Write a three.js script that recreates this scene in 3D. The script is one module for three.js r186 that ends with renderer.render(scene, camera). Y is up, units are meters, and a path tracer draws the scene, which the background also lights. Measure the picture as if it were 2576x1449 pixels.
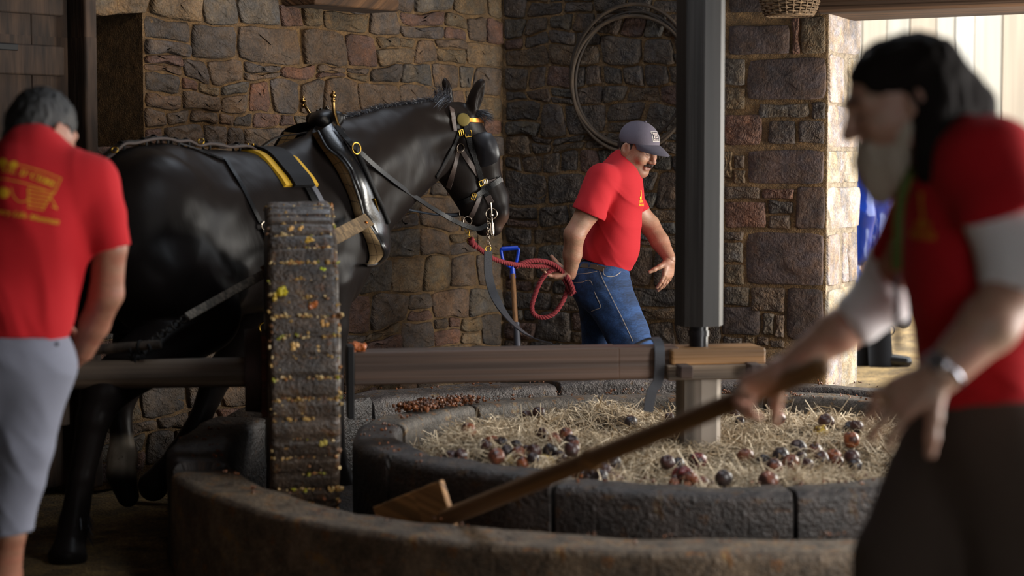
import * as THREE from 'three';
import { mergeGeometries, mergeVertices } from 'three/addons/utils/BufferGeometryUtils.js';
import { RoundedBoxGeometry } from 'three/addons/geometries/RoundedBoxGeometry.js';
import { RectAreaLightUniformsLib } from 'three/addons/lights/RectAreaLightUniformsLib.js';

// ---------------------------------------------------------------- camera, sky, lights, exposure
const scene = new THREE.Scene();
const FP = 4900, CX = 1288, CY = 724.5, EYE = 1.48, PITCH = Math.atan((724.5 - 395) / FP);
const camera = new THREE.PerspectiveCamera(2 * Math.atan(CY / FP) * 180 / Math.PI, 2576 / 1449, 0.1, 200);
camera.filmGauge = 36;
camera.position.set(0, EYE, 0);
camera.rotation.x = -PITCH;
camera.focus = 9.3;
camera.userData.fStop = 1.9;
scene.add(camera);

const renderer = new THREE.WebGLRenderer({ antialias: true });
renderer.toneMapping = THREE.LinearToneMapping;
renderer.toneMappingExposure = 0.92;
renderer.shadowMap.enabled = true;

scene.background = new THREE.Color(0.93, 0.97, 1.0);      // bright overcast sky over the yard
scene.backgroundIntensity = 5.2;

RectAreaLightUniformsLib.init();
function areaLight(name, color, intensity, w, h, pos, target) {
  const l = new THREE.RectAreaLight(color, intensity, w, h);
  l.name = name; l.position.set(...pos); l.lookAt(...target); scene.add(l);
  return l;
}
// daylight standing in the two wide doorways of the right-hand wall and in the roof window
areaLight('doorway_daylight', new THREE.Color(1.0, 0.95, 0.86), 38, 0.9, 1.6, [3.36, 1.3, -8.68], [0, 1.3, -8.68]);
areaLight('front_doorway_daylight', new THREE.Color(1.0, 0.96, 0.92), 16, 1.8, 1.6, [3.36, 1.3, -4.1], [0, 1.3, -4.1]);
areaLight('roof_window_daylight', new THREE.Color(0.62, 0.76, 1.0), 3, 1.0, 1.0, [-0.3, 3.36, -9.1], [-0.3, 0, -9.1]);
areaLight('roof_window_daylight', new THREE.Color(0.74, 0.85, 1.0), 6, 1.1, 1.1, [0.75, 3.36, -6.1], [0.75, 0, -6.1]);  // second roof window, added to brighten beam top, straw and rims
areaLight('rear_fill_light', new THREE.Color(1.0, 0.93, 0.86), 0.5, 1.5, 1.5, [0.9, 1.7, 1.86], [0.9, 1.7, -5]);  // weak fill light added behind the camera
// ---------------------------------------------------------------- helpers
const V = (x, y, z) => new THREE.Vector3(x, y, z);
const R_ = (deg) => deg * Math.PI / 180;
const clamp = (x, a, b) => Math.min(b, Math.max(a, x));
const lerp = (a, b, t) => a + (b - a) * t;
const sstep = (a, b, x) => { const t = clamp((x - a) / (b - a), 0, 1); return t * t * (3 - 2 * t); };
function rng(seed) { let s = seed >>> 0; return () => { s = (s + 0x6d2b79f5) | 0; let t = Math.imul(s ^ (s >>> 15), 1 | s); t = (t + Math.imul(t ^ (t >>> 7), 61 | t)) ^ t; return ((t ^ (t >>> 14)) >>> 0) / 4294967296; }; }
const cosP = Math.cos(PITCH), sinP = Math.sin(PITCH);
// the point of the place that the photograph shows at pixel (px, py), d metres into the room
function at(px, py, d) {
  const X = (px - CX) / FP, Y = -(py - CY) / FP, dy = Y * cosP - sinP, dz = -Y * sinP - cosP, t = d / -dz;
  return V(X * t, EYE + dy * t, -d);
}
function viewDir(px, py) { return at(px, py, 5).sub(V(0, EYE, 0)).normalize(); }
const hash3 = (x, y, z, s) => { let h = Math.imul(x, 374761393) ^ Math.imul(y, 668265263) ^ Math.imul(z, 2147483647 ^ 0x5bd1e995) ^ Math.imul(s, 974711); h = Math.imul(h ^ (h >>> 13), 1274126177); h ^= h >>> 16; return (h >>> 0) / 4294967296; };
function noise3(x, y, z, s = 0) {
  const ix = Math.floor(x), iy = Math.floor(y), iz = Math.floor(z), fx = x - ix, fy = y - iy, fz = z - iz;
  const u = fx * fx * (3 - 2 * fx), v = fy * fy * (3 - 2 * fy), w = fz * fz * (3 - 2 * fz);
  const h = (a, b, c) => hash3(ix + a, iy + b, iz + c, s);
  return lerp(lerp(lerp(h(0, 0, 0), h(1, 0, 0), u), lerp(h(0, 1, 0), h(1, 1, 0), u), v), lerp(lerp(h(0, 0, 1), h(1, 0, 1), u), lerp(h(0, 1, 1), h(1, 1, 1), u), v), w) * 2 - 1;
}
function fbm(x, y, z, o = 4, s = 0) { let a = 1, t = 0, n = 0; for (let i = 0; i < o; i++) { t += a * noise3(x, y, z, s + i); n += a; a *= 0.5; x *= 2.03; y *= 2.03; z *= 2.03; } return t / n; }
// tileable noise on a torus-free lattice of period p
function tnoise(x, y, p, s) {
  const ix = Math.floor(x), iy = Math.floor(y), fx = x - ix, fy = y - iy, u = fx * fx * (3 - 2 * fx), v = fy * fy * (3 - 2 * fy);
  const m = (a) => ((a % p) + p) % p, h = (a, b) => hash3(m(ix + a), m(iy + b), 7, s);
  return lerp(lerp(h(0, 0), h(1, 0), u), lerp(h(0, 1), h(1, 1), u), v) * 2 - 1;
}
function tfbm(u, v, p, o, s) { let a = 1, t = 0, n = 0; for (let i = 0; i < o; i++) { t += a * tnoise(u * p, v * p, p, s + i); n += a; a *= 0.55; p *= 2; } return t / n; }
function tex(size, fn, { srgb = false, repeat = 1 } = {}) {
  const data = new Uint8Array(size * size * 4);
  for (let y = 0; y < size; y++) for (let x = 0; x < size; x++) {
    const c = fn(x / size, y / size), i = (y * size + x) * 4;
    if (typeof c === 'number') { data[i] = data[i + 1] = data[i + 2] = clamp(c, 0, 1) * 255; } else { for (let k = 0; k < 3; k++) data[i + k] = clamp(c[k], 0, 1) * 255; }
    data[i + 3] = 255;
  }
  const t = new THREE.DataTexture(data, size, size, THREE.RGBAFormat);
  t.wrapS = t.wrapT = THREE.RepeatWrapping; t.magFilter = THREE.LinearFilter; t.minFilter = THREE.LinearMipmapLinearFilter;
  if (srgb) t.colorSpace = THREE.SRGBColorSpace;
  t.repeat.set(repeat, repeat); t.needsUpdate = true;
  return t;
}
const rep = (t, r, s = r) => { const c = t.clone(); c.repeat.set(r, s); c.needsUpdate = true; return c; };
const grain = (lo, hi, p, o, s, extra = 0) => (u, v) => { const n = tfbm(u, v, p, o, s) * 0.5 + 0.5, f = tfbm(u, v, p * 12, 2, s + 40) * extra; return lerp(lo, hi, clamp(n * 1.6 - 0.3, 0, 1)) + f; };
const T = {
  stoneC: tex(512, (u, v) => { const a = tfbm(u, v, 5, 5, 1), b = tfbm(u, v, 11, 4, 9), g = tfbm(u, v, 90, 2, 5); const l = 0.78 + a * 0.28 + g * 0.2; return [l * (1 + b * 0.12), l * (1 + b * 0.02), l * (1 - b * 0.16)]; }, { srgb: true }),
  stoneB: tex(512, (u, v) => { const a = tfbm(u, v, 6, 5, 21), r = 1 - Math.abs(tfbm(u, v, 9, 3, 33)) * 1.6, g = tfbm(u, v, 80, 2, 50); return 0.5 + a * 0.34 + (r - 0.7) * 0.16 + g * 0.13; }),
  mortarC: tex(512, (u, v) => { const a = tfbm(u, v, 9, 5, 61), g = tfbm(u, v, 100, 2, 65); const l = 0.76 + a * 0.3 + g * 0.22; return [l, l * 0.97, l * 0.92]; }, { srgb: true }),
  graniteB: tex(512, (u, v) => { const a = tfbm(u, v, 34, 3, 71), g = tfbm(u, v, 110, 2, 75), l = tfbm(u, v, 7, 2, 78); return 0.5 + a * 0.36 + g * 0.16 + l * 0.15; }),
  graniteC: tex(512, (u, v) => { const a = tfbm(u, v, 8, 4, 81), g = tfbm(u, v, 100, 2, 85), r = sstep(0.25, 0.5, tfbm(u, v, 13, 4, 88)); const l = 0.72 + a * 0.3 + g * 0.28; return [l * (1 + r * 0.35), l * (1 + r * 0.08), l * (1 - r * 0.2)]; }, { srgb: true }),
  woodC: tex(512, (u, v) => { const w = tfbm(u * 0.999, v * 0.12 + 0.001, 24, 3, 91), k = tfbm(u, v, 4, 3, 95), l = 0.76 + w * 0.3 + k * 0.14; return [l, l * 0.96, l * 0.9]; }, { srgb: true }),
  woodB: tex(512, (u, v) => 0.5 + tfbm(u, v * 0.1, 40, 3, 97) * 0.45),
  fineB: tex(512, (u, v) => 0.5 + tfbm(u, v, 64, 3, 101) * 0.5),
  clothB: tex(512, (u, v) => 0.5 + 0.2 * Math.sin(u * 2 * Math.PI * 90) * Math.sin(v * 2 * Math.PI * 90) + tfbm(u, v, 40, 3, 111) * 0.3),
  denimC: tex(512, (u, v) => { const t = Math.sin((u + v) * 2 * Math.PI * 110) * 0.08, n = tfbm(u, v, 9, 4, 121), g = tfbm(u, v, 100, 2, 125); const l = 0.75 + t + n * 0.3 + g * 0.18; return [l * 0.95, l, l * 1.03]; }, { srgb: true }),
  hairB: tex(512, (u, v) => 0.5 + tfbm(u, v * 0.15, 60, 3, 131) * 0.5),
  skinC: tex(512, (u, v) => { const n = tfbm(u, v, 14, 4, 141), g = tfbm(u, v, 90, 2, 145), l = 0.92 + g * 0.08; return [l * (1 + n * 0.03), l * (1 - n * 0.06), l * (1 - n * 0.05)]; }, { srgb: true }),
  boardC: tex(512, (u, v) => { const w = tfbm(u * 0.999, v * 0.1 + 0.001, 30, 3, 161), k = tfbm(u, v * 0.5, 5, 3, 165), l = 0.93 + w * 0.07 + k * 0.08; return [l, l * 0.985, l * 0.965]; }, { srgb: true }),
  earthC: tex(512, (u, v) => { const n = tfbm(u, v, 7, 5, 151), g = tfbm(u, v, 90, 2, 155), l = 0.72 + n * 0.4 + g * 0.3; return [l, l * 0.95, l * 0.86]; }, { srgb: true }),
};
function mat(color, o = {}) {
  const { bump, bs = 0.002, rp = 1, map, ...rest } = o;
  const m = new THREE.MeshPhysicalMaterial({ color, roughness: 0.85, ...rest });
  if (map) m.map = Array.isArray(rp) ? rep(map, rp[0], rp[1]) : rep(map, rp);
  if (bump) { m.bumpMap = Array.isArray(rp) ? rep(bump, rp[0], rp[1]) : rep(bump, rp); m.bumpScale = bs; }
  return m;
}
const names = new Map();
function numbered(n) { const k = names.get(n) || 0; names.set(n, k + 1); return k ? n + '_' + String(k).padStart(3, '0') : n; }
function tag(o, label, category, group, kind) { if (label) o.userData.label = label; if (category) o.userData.category = category; if (group) o.userData.group = group; if (kind) o.userData.kind = kind; return o; }
function thing(name, label, category, pos = V(0, 0, 0), group) { const g = new THREE.Group(); g.name = numbered(name); g.position.copy(pos); scene.add(g); g.updateMatrixWorld(); return tag(g, label, category, group); }
function struct(name, pos = V(0, 0, 0)) { const g = new THREE.Group(); g.name = name; g.position.copy(pos); g.userData.kind = 'structure'; scene.add(g); return g; }
// geometry given in the place's own coordinates becomes a named mesh under a thing, part or the scene
function add(parent, name, geo, m, label) {
  const o = new THREE.Mesh(geo, m); o.name = name; o.castShadow = o.receiveShadow = true;
  if (parent && parent !== scene) {
    let root = parent; while (root.parent && root.parent !== scene) root = root.parent;
    if (root.userData.local) { /* geometry already local */ } else geo.translate(-root.position.x, -root.position.y, -root.position.z);
    parent.add(o);
  } else { o.name = numbered(name); scene.add(o); }
  if (label) o.userData.label = label;
  return o;
}
// one mesh that is a thing by itself, with its own origin at base
function solo(name, geo, m, label, category, base, group) {
  const o = new THREE.Mesh(geo, m); o.name = numbered(name); o.castShadow = o.receiveShadow = true;
  if (base) { geo.translate(-base.x, -base.y, -base.z); o.position.copy(base); }
  scene.add(o); return tag(o, label, category, group);
}
function uvPlanar(geo, ux = [0.8, 0, 0.6], uy = [0, 1, 0], ox = 0, oy = 0) {
  const p = geo.attributes.position, uv = new Float32Array(p.count * 2);
  for (let i = 0; i < p.count; i++) { const x = p.getX(i), y = p.getY(i), z = p.getZ(i); uv[i * 2] = x * ux[0] + y * ux[1] + z * ux[2] + ox; uv[i * 2 + 1] = x * uy[0] + y * uy[1] + z * uy[2] + oy; }
  geo.setAttribute('uv', new THREE.BufferAttribute(uv, 2)); return geo;
}
function merge(list) { return mergeGeometries(list.map((g) => { const c = g.index ? g.toNonIndexed() : g; for (const k of Object.keys(c.attributes)) if (!['position', 'normal', 'uv', 'color'].includes(k)) c.deleteAttribute(k); if (!c.attributes.normal) c.computeVertexNormals(); if (!c.attributes.uv) uvPlanar(c); return c; })); }
function colorize(geo, fn) { const p = geo.attributes.position, c = new Float32Array(p.count * 3), col = new THREE.Color(); for (let i = 0; i < p.count; i++) { fn(p.getX(i), p.getY(i), p.getZ(i), col); c[i * 3] = col.r; c[i * 3 + 1] = col.g; c[i * 3 + 2] = col.b; } geo.setAttribute('color', new THREE.BufferAttribute(c, 3)); return geo; }
function boxGeo(w, h, d, r = 0.006, seg = 2) { return new RoundedBoxGeometry(w, h, d, seg, r); }
function basis(X, Y, Z, P) { return new THREE.Matrix4().makeBasis(X, Y, Z).setPosition(P); }
// a box whose long side runs from a to b; h along up, w across
function bar(a, b, h, w, up = V(0, 1, 0), r = 0.006) {
  const X = b.clone().sub(a), L = X.length(); X.normalize();
  const Z = X.clone().cross(up).normalize(), Y = Z.clone().cross(X);
  return boxGeo(L, h, w, r).applyMatrix4(basis(X, Y, Z, a.clone().lerp(b, 0.5)));
}
function curveOf(pts, closed = false, t = 0.5) { return new THREE.CatmullRomCurve3(pts, closed, 'catmullrom', t); }
function tube(pts, r, seg = 40, rad = 8, closed = false) { return new THREE.TubeGeometry(curveOf(pts, closed), seg, r, rad, closed); }
function rod(a, b, ra, rb = ra, rad = 12) {
  const d = b.clone().sub(a), L = d.length();
  return new THREE.CylinderGeometry(rb, ra, L, rad).applyQuaternion(new THREE.Quaternion().setFromUnitVectors(V(0, 1, 0), d.normalize())).translate((a.x + b.x) / 2, (a.y + b.y) / 2, (a.z + b.z) / 2);
}
function ringGeo(c, n, R, r, rad = 8, seg = 32) { return new THREE.TorusGeometry(R, r, rad, seg).applyQuaternion(new THREE.Quaternion().setFromUnitVectors(V(0, 0, 1), n.clone().normalize())).translate(c.x, c.y, c.z); }
function ball(c, r, sx = 1, sy = 1, sz = 1, w = 14) { return new THREE.SphereGeometry(r, w, Math.round(w * 0.7)).scale(sx, sy, sz).translate(c.x, c.y, c.z); }
// flat strap swept along points; normals point away from what it lies on
function ribbon(pts, nrm, w, t = 0.004, seg = 60, wEnd = w) {
  const C = curveOf(pts), N = nrm.length === pts.length ? curveOf(nrm) : null, pos = [], uv = [], idx = [], len = C.getLength();
  for (let i = 0; i <= seg; i++) {
    const k = i / seg, p = C.getPoint(k), T_ = C.getTangent(k), n = (N ? N.getPoint(k) : nrm[0].clone()), s = T_.clone().cross(n).normalize();
    n.copy(s).cross(T_).normalize();
    const ww = lerp(w, wEnd, k) / 2;
    for (const [a, b] of [[-1, -1], [-1, 1], [1, 1], [1, -1]]) { const q = p.clone().addScaledVector(s, a * ww * (b > 0 ? 0.94 : 1)).addScaledVector(n, b > 0 ? t : 0); pos.push(q.x, q.y, q.z); uv.push(k * len, a * ww + b * 0.002); }
  }
  for (let i = 0; i < seg; i++) for (let j = 0; j < 4; j++) { const a = i * 4 + j, b = i * 4 + (j + 1) % 4, c = a + 4, d = b + 4; idx.push(a, b, c, b, d, c); }
  idx.push(0, 2, 1, 0, 3, 2); const e = seg * 4; idx.push(e, e + 1, e + 2, e, e + 2, e + 3);
  let g = new THREE.BufferGeometry(); g.setAttribute('position', new THREE.Float32BufferAttribute(pos, 3)); g.setAttribute('uv', new THREE.Float32BufferAttribute(uv, 2)); g.setIndex(idx);
  g = g.toNonIndexed(); g.computeVertexNormals();
  // make sure the faces look outwards
  return g;
}
// ---------------------------------------------------------------- distance fields and their meshing
const cone = (a, b, ra, rb = ra, k = 0.03) => {
  const bx = b.x - a.x, by = b.y - a.y, bz = b.z - a.z, L2 = bx * bx + by * by + bz * bz || 1e-9;
  return { k, lo: V(Math.min(a.x - ra, b.x - rb), Math.min(a.y - ra, b.y - rb), Math.min(a.z - ra, b.z - rb)), hi: V(Math.max(a.x + ra, b.x + rb), Math.max(a.y + ra, b.y + rb), Math.max(a.z + ra, b.z + rb)),
    d: (x, y, z) => { const px = x - a.x, py = y - a.y, pz = z - a.z; let t = (px * bx + py * by + pz * bz) / L2; t = t < 0 ? 0 : t > 1 ? 1 : t; const dx = px - bx * t, dy = py - by * t, dz = pz - bz * t; return Math.sqrt(dx * dx + dy * dy + dz * dz) - (ra + (rb - ra) * t); } };
};
// ellipsoid: centre, half axes (vectors X, Y, Z are unit)
const ell = (c, rx, ry, rz, X = V(1, 0, 0), Y = V(0, 1, 0), Z = V(0, 0, 1), k = 0.03) => {
  const m = Math.max(rx, ry, rz);
  return { k, lo: V(c.x - m, c.y - m, c.z - m), hi: V(c.x + m, c.y + m, c.z + m),
    d: (x, y, z) => { x -= c.x; y -= c.y; z -= c.z; const a = (x * X.x + y * X.y + z * X.z) / rx, b = (x * Y.x + y * Y.y + z * Y.z) / ry, e = (x * Z.x + y * Z.y + z * Z.z) / rz; const k0 = Math.sqrt(a * a + b * b + e * e), a1 = a / rx, b1 = b / ry, e1 = e / rz, k1 = Math.sqrt(a1 * a1 + b1 * b1 + e1 * e1); return k1 < 1e-9 ? -Math.min(rx, ry, rz) : k0 * (k0 - 1) / k1; } };
};
const sub = (p) => ({ ...p, sub: true });
function chain(pts, rs, k = 0.03) { const o = []; for (let i = 0; i + 1 < pts.length; i++) o.push(cone(pts[i], pts[i + 1], rs[i], rs[i + 1], i ? Math.min(k, 0.016) : k)); return o; }
function field(prims, mod) {
  const f = (x, y, z, list = prims) => {
    let d = 1e3;
    for (let i = 0; i < list.length; i++) {
      const p = list[i], e = p.d(x, y, z), k = p.k;
      if (p.sub) { const h = Math.max(0, k - Math.abs(-e - d)) / k; d = Math.max(d, -e) + h * h * k * 0.25; }
      else if (d > 900) d = e;
      else { const h = Math.max(0, k - Math.abs(d - e)) / k; d = Math.min(d, e) - h * h * k * 0.25; }
    }
    return mod ? mod(d, x, y, z) : d;
  };
  f.prims = prims;
  return f;
}
function grad(f, x, y, z, e = 0.002) { return V(f(x + e, y, z) - f(x - e, y, z), f(x, y + e, z) - f(x, y - e, z), f(x, y, z + e) - f(x, y, z - e)).normalize(); }
function meshField(f, cell, { lo, hi, pad = 0.03, slack = 0.03, ne = null } = {}) {
  const b = new THREE.Box3();
  for (const p of f.prims) if (!p.sub) { b.expandByPoint(p.lo); b.expandByPoint(p.hi); }
  b.expandByScalar(pad); if (lo) b.min.max(lo); if (hi) b.max.min(hi);
  const B = 6, S = cell * B, bx = Math.ceil((b.max.x - b.min.x) / S), by = Math.ceil((b.max.y - b.min.y) / S), bz = Math.ceil((b.max.z - b.min.z) / S);
  const nx = bx * B + 1, ny = by * B + 1, nz = bz * B + 1, g = new Float32Array(nx * ny * nz).fill(NaN), hd = S * 0.87, live = [];
  const X = (i) => b.min.x + i * cell, Y = (j) => b.min.y + j * cell, Z = (k) => b.min.z + k * cell;
  for (let k = 0; k < bz; k++) for (let j = 0; j < by; j++) for (let i = 0; i < bx; i++) {
    const cx = X(i * B) + S / 2, cy = Y(j * B) + S / 2, cz = Z(k * B) + S / 2, d = f(cx, cy, cz);
    if (Math.abs(d) > hd * 1.25 + slack) continue;
    live.push([i, j, k]);
    let list = f.prims;
    if (list.length > 6) {
      let m = 1e3; const ds = list.map((p) => { const e = p.d(cx, cy, cz); if (!p.sub) m = Math.min(m, e); return e; });
      list = list.filter((p, n) => ds[n] < (p.sub ? hd * 1.3 + p.k + slack : m + 2.6 * hd + 2 * p.k + slack));
    }
    for (let c = 0; c <= B; c++) for (let a = 0; a <= B; a++) for (let e = 0; e <= B; e++) { const q = ((k * B + c) * ny + j * B + a) * nx + i * B + e; if (g[q] !== g[q]) g[q] = f(X(i * B + e), Y(j * B + a), Z(k * B + c), list); }
  }
  const id = new Map(), pos = [], idx = [];
  const C = [0, 1, nx, nx + 1, nx * ny, nx * ny + 1, nx * ny + nx, nx * ny + nx + 1], E = [[0, 1], [2, 3], [4, 5], [6, 7], [0, 2], [1, 3], [4, 6], [5, 7], [0, 4], [1, 5], [2, 6], [3, 7]];
  const each = (fn) => { for (const [i, j, k] of live) for (let c = 0; c < B; c++) for (let a = 0; a < B; a++) for (let e = 0; e < B; e++) fn(i * B + e, j * B + a, k * B + c); };
  each((i, j, k) => {
    const q = (k * ny + j) * nx + i; let n = 0, sx = 0, sy = 0, sz = 0, inside = 0;
    for (let c = 0; c < 8; c++) if (g[q + C[c]] < 0) inside++;
    if (!inside || inside === 8) return;
    for (const [s, e] of E) { const a = g[q + C[s]], d = g[q + C[e]]; if ((a < 0) === (d < 0)) continue; const t = a / (a - d); sx += lerp(s & 1, e & 1, t); sy += lerp((s >> 1) & 1, (e >> 1) & 1, t); sz += lerp(s >> 2, e >> 2, t); n++; }
    id.set(q, pos.length / 3); pos.push(X(i + sx / n), Y(j + sy / n), Z(k + sz / n));
  });
  const dirs = [[1, nx, nx * ny], [nx, nx * ny, 1], [nx * ny, 1, nx]];
  each((i, j, k) => {
    const q = (k * ny + j) * nx + i;
    for (const [d, u, v] of dirs) {
      const a = g[q], e = g[q + d]; if ((a < 0) === (e < 0)) continue;
      const A = id.get(q), Bq = id.get(q - u), Cq = id.get(q - u - v), Dq = id.get(q - v);
      if (A === undefined || Bq === undefined || Cq === undefined || Dq === undefined) continue;
      if (a < 0) idx.push(A, Bq, Cq, A, Cq, Dq); else idx.push(A, Cq, Bq, A, Dq, Cq);
    }
  });
  const geo = new THREE.BufferGeometry(), nrm = new Float32Array(pos.length);
  for (let i = 0; i < pos.length; i += 3) { let n = grad(f, pos[i], pos[i + 1], pos[i + 2], ne || cell * 0.6); const dd = clamp(f(pos[i], pos[i + 1], pos[i + 2]), -cell * 0.35, cell * 0.35); pos[i] -= n.x * dd; pos[i + 1] -= n.y * dd; pos[i + 2] -= n.z * dd; n = grad(f, pos[i], pos[i + 1], pos[i + 2], ne || cell * 0.6); nrm[i] = n.x; nrm[i + 1] = n.y; nrm[i + 2] = n.z; }
  geo.setAttribute('position', new THREE.Float32BufferAttribute(pos, 3)); geo.setAttribute('normal', new THREE.BufferAttribute(nrm, 3)); geo.setIndex(idx);
  return uvPlanar(geo);
}
// first point of a field along the line of sight of a pixel, lifted off by off metres
function onField(f, px, py, d0, d1, off = 0.004) {
  const v = viewDir(px, py), a = at(px, py, d0), t1 = (d1 - d0) / -v.z; let t = 0;
  for (let i = 0; i < 200 && t < t1; i++) { const d = f(a.x + v.x * t, a.y + v.y * t, a.z + v.z * t); if (d < 0.001) break; t += Math.max(0.001, d * 0.7); }
  const p = a.clone().addScaledVector(v, t), n = grad(f, p.x, p.y, p.z, 0.008);
  return { p: p.addScaledVector(n, off), n };
}
// a print that lies on a field: grid over a plane dropped along -n
function printOn(f, c, ux, uy, n, w, h, nu, nv, off = 0.0015) {
  const pos = [], uv = [], idx = [];
  for (let j = 0; j <= nv; j++) for (let i = 0; i <= nu; i++) {
    const p = c.clone().addScaledVector(ux, (i / nu - 0.5) * w).addScaledVector(uy, (j / nv - 0.5) * h).addScaledVector(n, 0.12); let t = 0;
    for (let s = 0; s < 60 && t < 0.3; s++) { const d = f(p.x - n.x * t, p.y - n.y * t, p.z - n.z * t); if (d < 0.0008) break; t += d * 0.7; }
    p.addScaledVector(n, -t + off); pos.push(p.x, p.y, p.z); uv.push(i / nu, j / nv);
  }
  for (let j = 0; j < nv; j++) for (let i = 0; i < nu; i++) { const a = j * (nu + 1) + i, b = a + 1, c2 = a + nu + 1, d = c2 + 1; idx.push(a, b, d, a, d, c2); }
  const g = new THREE.BufferGeometry(); g.setAttribute('position', new THREE.Float32BufferAttribute(pos, 3)); g.setAttribute('uv', new THREE.Float32BufferAttribute(uv, 2)); g.setIndex(idx); g.computeVertexNormals(); return g;
}
function canvasTex(w, h, draw) { const c = document.createElement('canvas'); c.width = w; c.height = h; const x = c.getContext('2d'); draw(x, w, h); const t = new THREE.CanvasTexture(c); t.colorSpace = THREE.SRGBColorSpace; return t; }
// ---------------------------------------------------------------- the setting
const M = {
  mortar: mat('#7d623f', { map: T.mortarC, bump: T.mortarC, bs: 0.006, rp: 3 }),
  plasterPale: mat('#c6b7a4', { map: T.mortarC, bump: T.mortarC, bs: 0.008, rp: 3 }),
  rimPale: mat('#77644f', { map: T.graniteC, bump: T.graniteB, bs: 0.006, rp: 2.2, roughness: 0.7 }),
  trough: mat('#655c58', { map: T.graniteC, bump: T.graniteB, bs: 0.007, rp: 2.2, roughness: 0.62 }),
  troughDark: mat('#473e39', { map: T.graniteC, bump: T.graniteB, bs: 0.008, rp: 2.2, roughness: 0.55 }),
  kerbPale: mat('#6d6358', { map: T.graniteC, bump: T.graniteB, bs: 0.005, rp: 2.2, roughness: 0.7 }),
  earth: mat('#836c42', { map: T.earthC, bump: T.earthC, bs: 0.012, rp: 1.6, roughness: 1 }),
  yard: mat('#b49a6c', { map: T.earthC, bump: T.earthC, bs: 0.01, rp: 0.9, roughness: 1 }),
  darkWood: mat('#2b211b', { map: T.woodC, bump: T.woodB, bs: 0.002, rp: 2, roughness: 0.75 }),
  doorWood: mat('#4b3a2e', { map: T.woodC, bump: T.woodB, bs: 0.002, rp: 2, roughness: 0.85 }),
  lintel: mat('#5a4028', { map: T.woodC, bump: T.woodB, bs: 0.006, rp: 2, roughness: 0.95 }),
  iron: mat('#1c1b1b', { roughness: 0.55, metalness: 0.6 }),
  roomPlaster: mat('#4a4038', { map: T.mortarC, rp: 1 }),
};
const stonePalette = ['#5e4a38', '#66503c', '#54453a', '#6c523d', '#6f4c3a', '#6a553a', '#5c5145', '#4d4035', '#625040', '#725b40', '#594b41', '#65483a'];
const stoneMats = stonePalette.map((c, i) => mat(c, { map: T.stoneC, bump: T.stoneB, bs: 0.022, rp: 1.7 + (i % 3) * 0.35, roughness: 0.82 }));
const shadedStoneMats = ['#4f3e30', '#463a31', '#574430', '#4c443a', '#40362d', '#524335', '#4a3f36', '#5a4033'].map((c, i) => mat(c, { map: T.stoneC, bump: T.stoneB, bs: 0.022, rp: 1.7 + (i % 3) * 0.35, roughness: 0.82 }));  // stone colours darkened to stand in for the weaker light on this wall
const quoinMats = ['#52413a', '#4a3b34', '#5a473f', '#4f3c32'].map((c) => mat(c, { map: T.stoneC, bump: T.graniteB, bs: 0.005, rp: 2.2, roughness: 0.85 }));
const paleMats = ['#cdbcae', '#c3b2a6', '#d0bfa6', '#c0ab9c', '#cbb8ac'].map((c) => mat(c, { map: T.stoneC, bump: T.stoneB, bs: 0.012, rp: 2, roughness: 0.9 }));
const nicheShadeMats = ['#3a2c23', '#33271f', '#402f25'].map((c) => mat(c, { map: T.stoneC, bump: T.stoneB, bs: 0.02, rp: 1.7 }));

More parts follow.
